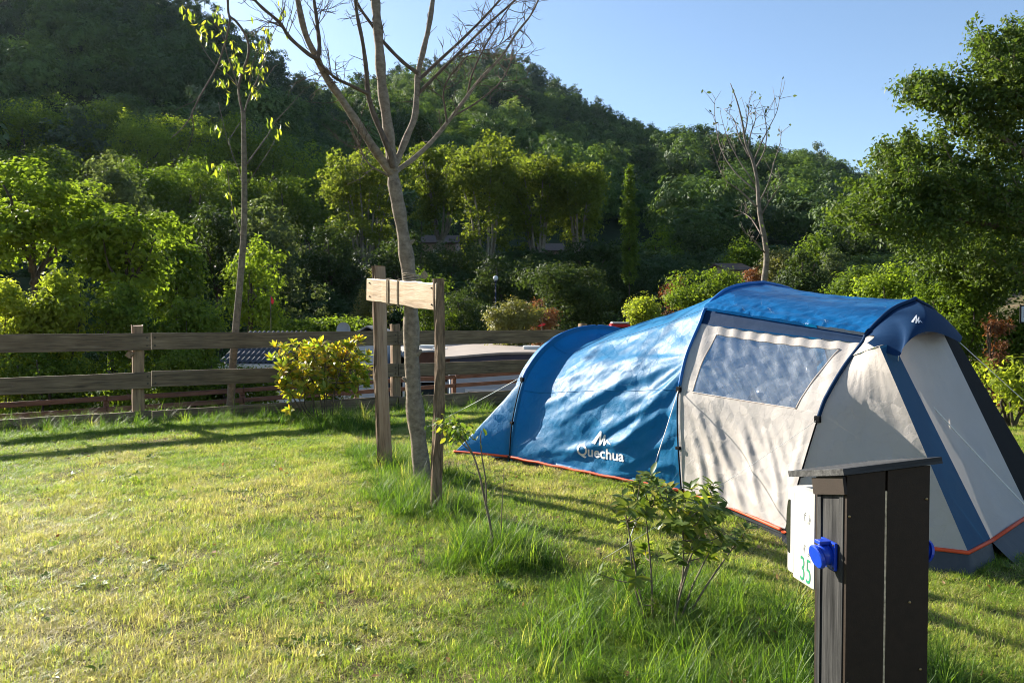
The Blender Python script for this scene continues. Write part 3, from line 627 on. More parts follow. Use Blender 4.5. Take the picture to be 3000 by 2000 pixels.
# ------------------------------------------------------------------ fence of wide planks
def plank(name, p0, p1, h, th, mat, parent, bow=.0, seed=0, nseg=10):
    """a sawn plank from p0 to p1 (top edge), h high; own local X axis along the plank so the grain follows it"""
    p0, p1 = np.asarray(p0, float), np.asarray(p1, float); ln = np.linalg.norm(p1 - p0); ux = unit(p1 - p0); uy = unit(np.cross([0, 0, 1.], ux)); uz = np.cross(ux, uy)
    g = np.random.default_rng(seed); v = []
    for i in range(nseg + 1):
        t = i / nseg; x = (t - .5) * ln; dz = -bow * 4 * t * (1 - t); wv = g.normal() * .007; e1 = g.normal() * .003; e2 = g.normal() * .003
        b = .006
        for (yy, zz) in ((-th / 2, -h + b + e1), (-th / 2, -b + e2), (-th / 2 + b, e2), (th / 2 - b, e2), (th / 2, -b + e2), (th / 2, -h + b + e1), (th / 2 - b, -h + e1), (-th / 2 + b, -h + e1)):
            v.append((x, yy + wv, zz + dz))
    f = [[i * 8 + q, i * 8 + (q + 1) % 8, (i + 1) * 8 + (q + 1) % 8, (i + 1) * 8 + q] for i in range(nseg) for q in range(8)]
    me = bpy.data.meshes.new(name); me.from_pydata(v, [], [tuple(q) for q in f] + [tuple(range(7, -1, -1)), tuple(nseg * 8 + q for q in range(8))]); me.update(); me.materials.append(M[mat])
    bm = bmesh.new(); bm.from_mesh(me); bmesh.ops.recalc_face_normals(bm, faces=bm.faces); bm.to_mesh(me); bm.free(); me.polygons.foreach_set('use_smooth', np.zeros(len(me.polygons), bool))
    o = bpy.data.objects.new(name, me); COL.objects.link(o); o.parent = parent
    o.matrix_local = Matrix.Translation(Vector((p0 + p1) / 2 - np.array(parent.location))) @ Matrix([ux, uy, uz]).transposed().to_4x4()
    return o
def fpt(t, off=0.0): p = FA + (FB - FA) * t + FN * off; return p
POSTS = [-.29, .193, .668, 1.152]
def fence():
    b = fpt(.193); root = thing('wooden_fence', 'weathered fence of wide horizontal planks along the lawn edge', 'fence', (b[0], b[1], float(gz(*b))))
    for i, t in enumerate(POSTS):
        p = fpt(t, .10); z0 = float(gz(*p)); g = np.random.default_rng(i + 9); top = 1.545 + .01 * g.normal()
        pts = [(p[0] + g.normal() * .008, p[1], z) for z in np.linspace(z0 - .3, top, 9)]
        mb = MB(); k = 9; v = []; prof = [(-.085, -.06), (-.06, -.075), (.03, -.08), (.08, -.06), (.085, .02), (.07, .07), (0, .085), (-.07, .07), (-.088, .01)]
        for j, q in enumerate(pts):
            s = 1.08 - .1 * j / 8 + .03 * g.normal()
            for (a, c) in prof: v.append(np.array([*(FD * a * s + FN * c * s + np.array(q[:2])), q[2] + (.012 * g.normal() if j == 8 else 0)]))
        f = [[j * k + q, j * k + (q + 1) % k, (j + 1) * k + (q + 1) % k, (j + 1) * k + q] for j in range(8) for q in range(k)] + [list(range(k))[::-1], [8 * k + q for q in range(k)]]
        mb.add(v, f).build('post', 'post_wood', root)
    lev = [(1.41, .265, .004), (.80, .25, .01), (.185, .40, .0)]
    cuts = [-.29, .212, .668, 1.152, 1.5]
    for li, (zt, h, bow) in enumerate(lev):
        for i in range(len(cuts) - 1):
            g = np.random.default_rng(li * 10 + i); t0, t1 = cuts[i] + .0006, cuts[i + 1] - .0006
            a = fpt(t0, -.005); c = fpt(t1, -.005)
            dz = [0, .012, 0][li]
            plank('plank', (a[0], a[1], zt + g.normal() * .006 + (dz if i == 1 else 0)), (c[0], c[1], zt + g.normal() * .006), h, .045, 'plank', root, bow, li * 10 + i)
            if li < 2:
                for tt in ((t0, .05), (t1, -.05)):
                    for zz in (.07, h - .07):
                        q = fpt(tt[0], -.032) + FD * tt[1]; MB().box((q[0], q[1], zt - zz), (.018, .018, .018)).build('nail', 'nail', root)
    # split stub on the near post
    q = fpt(.193, .02) - FD * .12; MB().box((q[0], q[1], 1.08), (.09, .06, .10), Matrix.Rotation(.6, 3, 'Y'), .01).build('broken_stub', 'post_wood', root)
fence()
def low_fence():
    b = fpt(.2, 2.5); root = thing('low_rail_fence', 'lower reddish two-rail fence on the slope behind the plank fence', 'fence', (b[0], b[1], float(gz(*b))))
    cuts = np.arange(-.35, 1.75, .26)
    zt = lambda t: .21 + .135 * t
    for i in range(len(cuts) - 1):
        for dz, h in ((0, .09), (-.20, .09)):
            a, c = fpt(cuts[i] + .001, 2.5), fpt(cuts[i + 1] - .001, 2.5)
            plank('rail', (a[0], a[1], zt(cuts[i]) + dz), (c[0], c[1], zt(cuts[i + 1]) + dz), h, .035, 'red_plank', root, 0, 60 + i, 4)
        p = fpt(cuts[i], 2.57); z = zt(cuts[i]); z0 = float(gz(*p)); MB().box((p[0], p[1], (z + z0) / 2 - .05), (.09, .09, z - z0 + .06), Matrix.Rotation(math.atan2(FD[1], FD[0]), 3, 'Z'), .008).build('post', 'red_plank', root)
low_fence()

# ------------------------------------------------------------------ tree stakes with board
LS, RS, TB = on_z(1130, 1372), on_z(1285, 1492), on_z(1240, 1412)
def stake(label, base, top, rw, seed, face):
    """half-round split stake: bark side and flat heartwood side"""
    g = np.random.default_rng(seed); root = thing('wooden_stake', label, 'stake', (base[0], base[1], float(gz(base[0], base[1]))), 'stakes beside the bare tree')
    n = 14; t = np.linspace(0, 1, n); pts = np.array(base)[None] + (np.array(top) - np.array(base))[None] * t[:, None]; pts[0][2] = -.25
    pts += np.stack([.012 * np.sin(t * 5 + seed), .012 * np.cos(t * 4), 0 * t], 1)
    fx = unit(np.array([face[0], face[1], 0])); fy = np.array([-fx[1], fx[0], 0])
    for nm, mat, angs in (('bark', 'stake_bark', np.linspace(R(70), R(290), 12)), ('split_face', 'stake_wood', np.linspace(R(-70), R(70), 8))):
        v = []; k = len(angs)
        for i in range(n):
            w = rw * (1.08 - .12 * t[i])
            for a in angs:
                r = w * (1 if nm == 'bark' else .98) * (1 + (.10 * g.normal() if nm == 'bark' else .012 * g.normal()))
                if abs(a - R(70)) < .01 or abs(a - R(290)) < .01 or abs(a + R(70)) < .01: r = w
                x = math.cos(a) * r; y = math.sin(a) * r
                if nm == 'split_face': x = w * .36 + .12 * (x - w * .36)
                v.append(pts[i] + fx * x + fy * y)
        f = [[i * k + q, i * k + q + 1, (i + 1) * k + q + 1, (i + 1) * k + q] for i in range(n - 1) for q in range(k - 1)]
        o = MB().add(v, f).build(nm, mat, root, nm != 'bark')
    v = [pts[-1] + (fx * max(-rw, min(math.cos(a), .37)) + fy * math.sin(a)) * rw * .95 + np.array([0, 0, .004]) for a in np.linspace(0, 6.28, 16, endpoint=False)]
    MB().add(v, [list(range(16))]).build('top_cut', 'stake_wood', root); return root
LT, RT = at(1107, 780, 8.36), at(1293, 817, 6.52)
stake('left stake, taller and farther, pale split face toward camera', LS, LT, .075, 3, (.75, -.66))
stake('right stake, nearer, rough bark on its left half', RS, RT, .062, 5, (.95, .25))
def cross_board():
    a = at(1075, 816, 8.20); b = at(1281, 829, 6.46); ln = np.linalg.norm(b - a); h = .232
    root = thing('cross_board', 'pale sunlit board tied between the two stakes', 'board', ((a + b) / 2)[:2].tolist() + [float(min(a[2], b[2]) - h)])
    o = plank('board', a, b, h, .03, 'board', root, 0, 90, 8)
    u_ = unit(b - a); nrm = unit(np.cross(u_, [0, 0, 1.])); nrm = nrm if nrm[1] < 0 else -nrm
    for t in (.07, .955):
        for z in (.045, .185):
            p = a + (b - a) * t + nrm * .017 - np.array([0, 0, z]); MB().box(p, (.014, .014, .014), None, .003).build('screw', 'nail', root)
    for t, k in ((.365, 5), (.52, 2)):
        for j in range(k):
            c = a + (b - a) * (t + .006 * j + .004 * random.uniform(-1, 1)); sk = (random.uniform(-.02, .02)) * u_
            up, dn = c + np.array([0, 0, .012]) + sk, c - np.array([0, 0, h + .012])
            p = crom([up - nrm * .02, up + nrm * .012, c + nrm * .022 - np.array([0, 0, .02]), dn + nrm * .022 + np.array([0, 0, .03]), dn + nrm * .008, dn - nrm * .02], 3)
            MB().tube(p, .0045, 6).build('twine', 'rope', root, True)
    tc = at(1207, 812, 7.45); 
    for j in range(5):
        aa = np.linspace(0, 6.28, 18); zz = .012 * j + .015 * np.sin(aa + j)
        p = np.stack([tc[0] + .088 * np.cos(aa), tc[1] + .088 * np.sin(aa), tc[2] - .03 + zz], 1); MB().tube(p, .005, 6).build('twine', 'rope', root, True)
    e = at(1228, 812, 7.4); MB().add([e, e + (.05, 0, .07), e + (.09, 0, .02), e + (.06, .03, -.02), e + (.02, .03, 0)], [[0, 1, 4], [1, 2, 3], [1, 3, 4], [0, 4, 3]]).build('cloth_scrap', 'rope', root)
cross_board()

# ------------------------------------------------------------------ bare tree
def bare_tree():
    root = thing('bare_tree', 'leafless young tree with forked limbs between the two stakes', 'tree', (TB[0], TB[1], float(gz(TB[0], TB[1]))))
    d = TB[1]
    def path(pts, d0, d1): return crom([at(x, y, d0 + (d1 - d0) * i / (len(pts) - 1)) for i, (x, y) in enumerate(pts)], 5)
    tr = [(1240, 1440), (1236, 1380), (1226, 1290), (1214, 1180), (1208, 1080), (1205, 980), (1203, 880), (1196, 790), (1183, 700), (1168, 610), (1155, 540), (1150, 490)]
    p = path(tr, d, d - .1); t = np.linspace(0, 1, len(p)); r = .088 - .030 * t + .022 * np.exp(-t * 14) + .006 * np.sin(t * 31) + .004 * np.sin(t * 57)
    MB().tube(p, r, 16, jitter=.07).build('trunk', 'bark_walnut', root, True)
    for (tt, s, sz) in ((.40, 1, .045), (.33, -1, .03), (.70, 1, .03), (.58, -1, .025)):
        q = p[int(tt * len(p))]; MB().tube([q, q + (s * .06, -.02, .02), q + (s * .10, -.03, .05)], [sz, sz * .8, sz * .35], 8).build('branch_stub', 'bark_walnut', root, True)
    B = [
     ([(1150, 505), (1143, 430), (1130, 330), (1118, 240), (1112, 150), (1105, 60), (1100, 0), (1096, -120)], d - .1, d - .05, .056, .040, 'bark_walnut'),
     ([(1152, 510), (1120, 470), (1095, 435), (1050, 365), (1000, 290), (955, 225), (928, 170), (895, 100), (872, 0), (860, -80)], d - .1, d - .75, .047, .022, 'bark_walnut'),
     ([(930, 175), (936, 140), (928, 60), (920, 0), (915, -70)], d - .62, d - .55, .021, .012, 'bark_dark'),
     ([(928, 172), (905, 160), (850, 112), (820, 68), (770, 25), (735, -10), (690, -50)], d - .62, d - 1.1, .020, .010, 'bark_dark'),
     ([(1150, 490), (1144, 453), (1121, 397), (1093, 329), (1078, 273), (1074, 214), (1063, 128), (1046, 43), (1038, -30)], d - .15, d - .5, .032, .014, 'bark_dark'),
     ([(1078, 275), (1030, 252), (985, 230), (950, 200), (925, 172)], d - .35, d - .6, .017, .010, 'bark_dark'),
     ([(1152, 490), (1170, 455), (1192, 400), (1215, 342), (1221, 270), (1225, 212), (1240, 150), (1256, 80), (1268, 0), (1275, -80)], d - .1, d + .35, .036, .023, 'bark_walnut'),
     ([(1224, 215), (1180, 182), (1125, 125), (1088, 72), (1052, 20), (1035, -20)], d + .1, d - .2, .020, .011, 'bark_dark'),
     ([(1226, 232), (1240, 222), (1290, 175), (1355, 115), (1420, 50), (1465, 0), (1500, -40)], d + .12, d + .7, .019, .010, 'bark_dark'),
     ([(1222, 285), (1235, 265), (1290, 210), (1350, 150), (1420, 80), (1510, 0), (1540, -40)], d + .08, d + .3, .018, .009, 'bark_dark'),
     ([(1158, 505), (1170, 495), (1215, 462), (1262, 418), (1312, 358), (1365, 288), (1400, 240), (1468, 168), (1512, 100), (1555, 45), (1582, -10)], d - .1, d + .55, .028, .008, 'bark_walnut'),
     ([(1310, 362), (1304, 318), (1299, 280), (1308, 240), (1345, 190), (1400, 130)], d + .15, d - .1, .011, .005, 'bark_dark'),
     ([(1330, 340), (1390, 305), (1450, 258), (1482, 215), (1500, 160), (1495, 90)], d + .2, d + .7, .010, .004, 'bark_dark'),
     ([(1368, 284), (1386, 210), (1430, 120), (1480, 40), (1522, -20)], d + .3, d + .1, .011, .005, 'bark_dark'),
     ([(1145, 520), (1120, 505), (1082, 482), (1052, 432), (1022, 370), (1015, 355)], d - .1, d - .45, .012, .004, 'bark_sap'),
     ([(1345, 165), (1395, 150), (1450, 140), (1512, 95)], d + .3, d + .6, .009, .004, 'bark_dark'),
    ]
    tw = MB(); g = np.random.default_rng(77)
    def twig(p0, dr, ln, r, lvl):
        pts = [p0]; q = np.array(dr, float)
        for _ in range(4): q = unit(q + g.normal(size=3) * .28 + np.array([0, 0, .10])); pts.append(pts[-1] + q * ln / 4)
        tw.tube(pts, np.linspace(r, r * .45, 5), 5, False)
        if lvl:
            for _ in range(3):
                i = g.integers(1, 4); twig(pts[i], unit(q + g.normal(size=3) * .75), ln * g.uniform(.35, .6), r * .65, lvl - 1)
    for pts, d0, d1, r0, r1, mat in B:
        p = path(pts, d0, d1); tt = np.linspace(0, 1, len(p)); MB().tube(p, r0 + (r1 - r0) * tt + r1 * .12 * np.sin(tt * 40), 10, jitter=.06).build('branch', mat, root, True)
        nt_ = 5 if r0 > .03 else 15
        for _ in range(nt_):
            i = int(g.uniform(.35, .98) * (len(p) - 1)); dr = unit(p[min(i + 1, len(p) - 1)] - p[i - 1]); side = unit(np.cross(dr, g.normal(size=3)))
            twig(p[i], unit(dr * .5 + side * .9), g.uniform(.15, .45), .0042, 1 if r0 < .03 else 0)
    o = tw.build('twigs', 'bark_dark', root, True); o['kind'] = 'stuff'
bare_tree()

# ------------------------------------------------------------------ leaves as single pieces
def leaf_mesh(name, ln, wd, mat, fold=.25, curl=.2):
    v = []; n = 5
    for i, (t, w) in enumerate(((0, .05), (.22, .72), (.5, 1), (.78, .62), (1, .0))):
        z = -curl * ln * t * t; x = t * ln
        if i in (0, 4): v.append((x, 0, z))
        else: v += [(x, -w * wd / 2, z + fold * wd * w * .5), (x, 0, z), (x, w * wd / 2, z + fold * wd * w * .5)]
    f = [(0, 1, 2), (0, 2, 3), (1, 4, 5, 2), (2, 5, 6, 3), (4, 7, 8, 5), (5, 8, 9, 6), (7, 10, 8), (8, 10, 9)]
    me = bpy.data.meshes.new(name); me.from_pydata(v, [], f); me.update(); me.polygons.foreach_set('use_smooth', np.ones(len(f), bool)); me.materials.append(mat); return me
def leafpiece(name, stops, trans=.45, rough=.4, spec=.45, tint=(1.2, 1.15, .45)):
    m, n, o = newmat(name); oi = N(n, 'ShaderNodeObjectInfo')
    a = N(n, 'ShaderNodeAttribute', attribute_name='rnd'); f = math_(n, 'FRACT', math_(n, 'ADD', oi.outputs['Random'], a.outputs['Fac']))
    c = ramp(n, f, stops); c = mixc(n, math_(n, 'MULTIPLY', noise(n, coords(n, 'Object'), 30, 3), .35), c, [x * .6 for x in stops[0][1]])
    p = principled(n, c, rough, spec); t = N(n, 'ShaderNodeBsdfTranslucent')
    mul = N(n, 'ShaderNodeMix', data_type='RGBA', blend_type='MULTIPLY'); mul.inputs[0].default_value = 1; L(n, c, mul.inputs[6]); mul.inputs[7].default_value = rgba([x * 1.5 for x in tint]); L(n, mul.outputs[2], t.inputs[0])
    mx = N(n, 'ShaderNodeMixShader'); mx.inputs[0].default_value = trans; L(n, p.outputs[0], mx.inputs[1]); L(n, t.outputs[0], mx.inputs[2]); L(n, mx.outputs[0], o.inputs[0]); return m
def put_leaf(me, root, p, dr, up, s):
    x = unit(dr); z = unit(np.asarray(up) - x * np.dot(up, x)); y = np.cross(z, x)
    o = bpy.data.objects.new('leaf', me); COL.objects.link(o); o.parent = root
    mt = Matrix([x, y, z]).transposed().to_4x4(); mt = Matrix.Translation(Vector(np.asarray(p) - np.array(root.location))) @ mt @ Matrix.Scale(s, 4); o.matrix_local = mt; return o
def bake_leaf(me, p, dr, up, s):
    x = unit(dr); z = unit(np.asarray(up) - x * np.dot(up, x)); y = np.cross(z, x); co = np.array([v.co[:] for v in me.vertices]) * s
    return np.asarray(p) + co @ np.stack([x, y, z])
M['leaf_sap'] = leafpiece('yellow_sapling_leaf', [(0, (.13, .20, .03)), (.5, (.22, .28, .042)), (1, (.36, .35, .05))], .55, .45, .35)
M['leaf_bush'] = leafpiece('yellow_bush_leaf', [(0, (.13, .21, .03)), (.30, (.26, .31, .04)), (.65, (.46, .41, .05)), (.9, (.55, .38, .04)), (1, (.40, .20, .04))], .45, .4, .4)
M['leaf_shrub'] = leafpiece('dark_shrub_leaf', [(0, (.065, .11, .020)), (.5, (.13, .185, .036)), (.8, (.20, .25, .05)), (.92, (.28, .30, .055)), (1, (.42, .38, .07))], .45, .42, .3)
M['leaf_rose'] = leafpiece('small_rose_leaf', [(0, (.06, .11, .02)), (.7, (.12, .19, .035)), (1, (.26, .26, .05))], .45, .45, .35)

def sapling():
    b = on_z(675, 1188, -.3); d = 13.6; b = at(672, 1210, d); root = thing('young_tree', 'slender leaning sapling with yellow-green leaves behind the fence', 'tree', (b[0], b[1], float(gz(b[0], b[1]))))
    z0 = float(gz(b[0], b[1]))
    P = lambda l, a, c: crom([at(x, y, a + (c - a) * i / (len(l) - 1)) for i, (x, y) in enumerate(l)], 5)
    tr = [(672, 1250), (677, 1150), (684, 1040), (692, 950), (703, 830), (712, 720), (716, 620), (716, 520), (715, 440), (713, 340), (710, 325)]
    p = P(tr, d, d - .2); p[0][2] = z0 - .2; MB().tube(p, np.linspace(.072, .036, len(p)), 12, jitter=.05).build('trunk', 'bark_sap', root, True)
    br = [([(713, 335), (702, 290), (700, 250), (715, 200), (727, 165), (728, 130), (715, 95), (690, 62), (671, 45), (667, 0), (664, -60)], .022, .022), ([(671, 45), (672, 70), (655, 140), (640, 185), (618, 228), (590, 275), (563, 330), (558, 345), (530, 380), (502, 405)], .020, .006),
          ([(563, 335), (566, 380), (556, 420), (542, 458)], .009, .004), ([(600, 262), (570, 295), (540, 310), (515, 322)], .007, .004), ([(715, 335), (728, 290), (755, 230), (772, 180), (785, 140), (800, 100), (830, 40)], .014, .005),
          ([(713, 345), (690, 380), (672, 410), (668, 420), (640, 300)], .007, .004), ([(722, 482), (760, 430), (785, 395), (805, 360), (850, 310), (890, 265)], .013, .004), ([(724, 540), (750, 500), (790, 440), (810, 400)], .009, .004), ([(713, 545), (700, 500), (680, 450), (670, 405)], .008, .004),
          ([(705, 690), (690, 640), (675, 580), (668, 510), (664, 490)], .008, .004), ([(728, 300), (740, 280), (770, 250), (800, 200), (815, 190)], .008, .004), ([(705, 300), (690, 230), (668, 170), (650, 100), (620, 60)], .010, .005), ([(700, 260), (670, 220), (640, 200), (600, 150), (560, 60)], .009, .004), ([(730, 250), (740, 190), (765, 130), (780, 80)], .009, .004)]
    for i, (l, r0, r1) in enumerate(br):
        p = P(l, d - .2, d - .2 + (-.5 if i % 2 else .4)); MB().tube(p, np.linspace(r0, r1, len(p)), 7, jitter=.08).build('branch', 'bark_dark' if i < 4 else 'bark_sap', root, True)
    me = [leaf_mesh('leaf', .14, .048, M['leaf_sap'], .3, .3), leaf_mesh('leaf', .12, .04, M['leaf_sap'], .5, .5)]
    g = np.random.default_rng(5)
    spots = [(540, 35, 5), (552, 48, 5), (565, 60, 4), (602, 25, 2), (634, 35, 8), (640, 60, 6), (605, 68, 3), (585, 90, 6), (600, 100, 4), (588, 122, 6), (602, 130, 3), (627, 105, 3), (655, 70, 3), (665, 130, 4), (628, 140, 4), (680, 140, 6), (690, 150, 5), (650, 100, 4), (660, 190, 5), (650, 195, 4), (685, 180, 6), (695, 210, 8), (710, 215, 6), (640, 240, 6), (655, 250, 5), (670, 245, 4), (665, 280, 4), (690, 175, 3), (775, 90, 6), (785, 110, 6), (770, 130, 8), (780, 150, 6), (750, 150, 5), (765, 180, 6), (745, 210, 7), (760, 225, 6), (735, 200, 5), (770, 210, 4), (735, 265, 6), (750, 280, 5), (742, 295, 4), (765, 250, 3), (722, 62, 1), (790, 370, 5), (805, 400, 4), (840, 365, 3), (630, 380, 3), (640, 390, 3), (618, 495, 4), (650, 505, 5), (665, 575, 5), (690, 618, 3), (820, 50, 4), (830, 30, 3), (848, 50, 2), (830, 110, 1)]
    for (x, y, k) in spots:
        for _ in range(k):
            p = at(x + g.normal() * 7, y + g.normal() * 7 - 12, d - .2 + g.normal() * .12); dr = (g.normal() * .35 + .08, g.normal() * .4, -1); put_leaf(me[g.integers(0, 2)], root, p, dr, (g.normal(), g.normal(), .25), g.uniform(.65, 1.1))
sapling()

def young_bare():
    d = 17.0; b = at(2238, 850, d); M['bark_pale'] = barkmat('pale_grey_bark', (.10, .085, .07), (.26, .22, .18), 8, 6, .4); root = thing('young_tree', 'thin almost leafless young tree behind the tent roof', 'tree', (b[0], b[1], float(gz(b[0], b[1])))); z0 = float(gz(b[0], b[1]))
    P = lambda l, a, c: crom([at(x, y, a + (c - a) * i / (len(l) - 1)) for i, (x, y) in enumerate(l)], 4)
    p = P([(2240, 900), (2238, 830), (2246, 760), (2240, 700), (2228, 640), (2222, 590), (2218, 530), (2205, 470), (2185, 420), (2175, 360), (2160, 300), (2140, 245)], d, d - .3); p[0][2] = z0 - .2
    MB().tube(p, np.linspace(.075, .008, len(p)), 9, jitter=.06).build('trunk', 'bark_pale', root, True)
    g = np.random.default_rng(3); lv = leaf_mesh('leaf', .10, .05, M['lf_grey'], .3, .2)
    br = [[(2215, 560), (2150, 500), (2110, 430), (2094, 340), (2094, 295)], [(2212, 540), (2165, 470), (2130, 400), (2110, 330)], [(2205, 480), (2230, 420), (2250, 380), (2275, 330), (2284, 290)], [(2220, 600), (2250, 540), (2270, 470), (2285, 420), (2290, 380)], [(2190, 440), (2200, 390), (2215, 340), (2205, 300)], [(2195, 460), (2165, 400), (2150, 350), (2120, 320)],
          [(2222, 610), (2170, 560), (2120, 520), (2085, 430)], [(2210, 500), (2240, 440), (2245, 380), (2240, 330)], [(2225, 640), (2260, 580), (2290, 540)], [(2232, 690), (2200, 640), (2170, 620)], [(2180, 400), (2190, 350), (2195, 290)], [(2240, 740), (2205, 700), (2190, 690)]]
    for i, l in enumerate(br):
        q = P(l, d - .1, d - .1 + g.normal() * .5); MB().tube(q, np.linspace(.018, .004, len(q)), 6).build('branch', 'bark_pale', root, True)
        for _ in range(12):
            c = q[g.integers(len(q) // 3, len(q))]; e = c + g.normal(size=3) * .16 + (0, 0, .14); MB().tube([c, (c + e) / 2 + g.normal(size=3) * .02, e], [.006, .005, .003], 5).build('twig', 'bark_pale', root, True)
            if g.random() < .75: put_leaf(lv, root, e, g.normal(size=3) + (0, 0, -.6), g.normal(size=3), g.uniform(.7, 1.2))
young_bare()

def rosette_shrub(name, label, base, tips, me, mat_b, group, nleaf, rs, g, ls=(.8, 1.2), up=.55, maxparts=300, stemr=.006, rest_mat=None, nmain=9, shuffle=False):
    root = thing(name, label, 'shrub', (base[0], base[1], float(gz(base[0], base[1]))), group); bv = []; bf = []; brn = []; cnt = 0
    z_ = float(gz(base[0], base[1])); tips = [np.asarray(t, float) for t in tips]; mains = []
    for q in range(nmain):
        t = tips[(q * 7) % len(tips)]; b = np.array([base[0] + (t[0] - base[0]) * .3 + g.normal() * rs * .05, base[1] + (t[1] - base[1]) * .3 + g.normal() * rs * .1, z_ - .05]); e = b + (t - b) * .8
        p = crom([b, b + (e - b) * .5 + g.normal(size=3) * rs * .06 + np.array([0, 0, rs * .05]), e], 8); mains.append(p); MB().tube(p, np.linspace(stemr * 1.5, stemr * .8, len(p)), 6).build('stem', mat_b, root, True)
    order = g.permutation(len(tips)) if shuffle else range(len(tips))
    for ti in order:
        t = tips[ti]; best = min(((np.linalg.norm(m[i] - t) + .6 * max(0, m[i][2] - t[2] + .1 * rs), k_, i) for k_, m in enumerate(mains) for i in range(len(m) // 4, len(m))))
        b = mains[best[1]][best[2]]; p = crom([b, b + (t - b) * .5 + np.array([0, 0, -.04 * rs]) + g.normal(size=3) * rs * .03, t], 4)
        MB().tube(p, np.linspace(stemr * .8, stemr * .45, len(p)), 5).build('branch', mat_b, root, True)
        ax = unit(unit(p[-1] - p[-2]) * .8 + np.array([0, 0, .5])); s1 = unit(np.cross(ax, [.3, .2, 1.])); s2 = np.cross(ax, s1)
        k = nleaf + g.integers(-2, 3)
        for j in range(k):
            a = j * 2.4 + g.normal() * .25; out = s1 * math.cos(a) + s2 * math.sin(a); el = g.uniform(.1, .9)
            dr = out * (1 - el * .6) + ax * el * up + g.normal(size=3) * .12; sc = g.uniform(*ls); pos = t - ax * g.uniform(0, .05) * (1 if sc else 1)
            if cnt < maxparts: put_leaf(me[g.integers(len(me))], root, pos, dr, ax + out * -.2, sc); cnt += 1
            else:
                o_ = len(bv) * 11; bv.append(bake_leaf(me[0], pos, dr, ax, sc)); bf += [tuple(i + o_ for i in q.vertices) for q in me[0].polygons]; brn += [g.random()] * len(me[0].polygons)
    if bv: o = mesh_obj('foliage', np.concatenate(bv), np.array(bf, dtype=object), rest_mat, root, True, brn); o['kind'] = 'stuff'
    return root
def yellow_bush():
    g = np.random.default_rng(8); d = 12.1; b = on_z(955, 1232, -.03); tips = []
    px = [(812, 1010), (800, 1050), (835, 1015), (860, 1000), (880, 1025), (905, 1015), (930, 1030), (965, 1035), (985, 1015), (1015, 1005), (1045, 990), (1060, 1000), (1075, 1040), (845, 1050), (875, 1065), (910, 1060), (945, 1070), (990, 1055), (1030, 1050), (1060, 1075), (825, 1085), (860, 1100), (895, 1095), (930, 1110), (970, 1095), (1010, 1090), (1045, 1110), (830, 1120), (880, 1130), (1000, 1130), (850, 1170), (845, 1200), (960, 1140), (920, 1150), (1040, 1150), (815, 1105), (1070, 1130), (990, 1040)]
    for x, y in px: tips.append(at(x + g.normal() * 3, y, d - g.uniform(.0, .45)))
    for _ in range(170):
        x, y = g.uniform(808, 1082), g.uniform(1000, 1165)
        if ((x - 945) / 145) ** 2 + ((y - 1085) / 90) ** 2 < 1: tips.append(at(x, y, d + g.uniform(-.45, .5)))
    rosette_shrub('golden_shrub', 'rounded shrub with yellow and green leaves in front of the fence', b, tips, [leaf_mesh('leaf', .135, .055, M['leaf_bush'], .25, .1), leaf_mesh('leaf', .12, .05, M['leaf_bush'], .35, -.1)], 'bark_dark', None, 11, .9, g, (.75, 1.25), .8, 300, .008, 'leaf_bush', 12)
yellow_bush()
def front_shrub():
    g = np.random.default_rng(18); b = on_z(1935, 1815, 0); d = b[1]
    Z = [(500, 300), (560, 220), (620, 190), (690, 170), (720, 260), (600, 330), (680, 340), (520, 460), (600, 460), (780, 250), (880, 390), (950, 260), (1040, 250), (1100, 230), (1130, 300), (1060, 370), (950, 400), (980, 460), (1050, 500), (1100, 420), (1000, 570), (1100, 600), (880, 580), (840, 690), (570, 740), (590, 840), (330, 820), (1240, 560), (1310, 520), (1280, 620), (1150, 640), (1060, 700), (930, 560), (650, 640), (740, 1000), (640, 250), (760, 370), (540, 380), (660, 420), (730, 320), (820, 330), (850, 460), (920, 330), (1000, 330), (1080, 310), (1150, 380), (1020, 430), (1120, 500), (900, 500), (960, 640), (1180, 560), (580, 300), (630, 380), (700, 230), (1040, 620), (780, 460)]
    tips = [at(1600 + x / 2.24, 1300 + y / 2.24 + 12, d + g.uniform(-.28, .25)) for x, y in Z]
    rosette_shrub('glossy_shrub', 'dark glossy-leaved shrub with thin stems in the foreground before the tent', b, tips, [leaf_mesh('leaf', .076, .034, M['leaf_shrub'], .2, .15), leaf_mesh('leaf', .066, .03, M['leaf_shrub'], .25, .3)], 'bark_sap', None, 13, .35, g, (.75, 1.2), .5, 300, .0048, 'leaf_shrub', 8)
front_shrub()
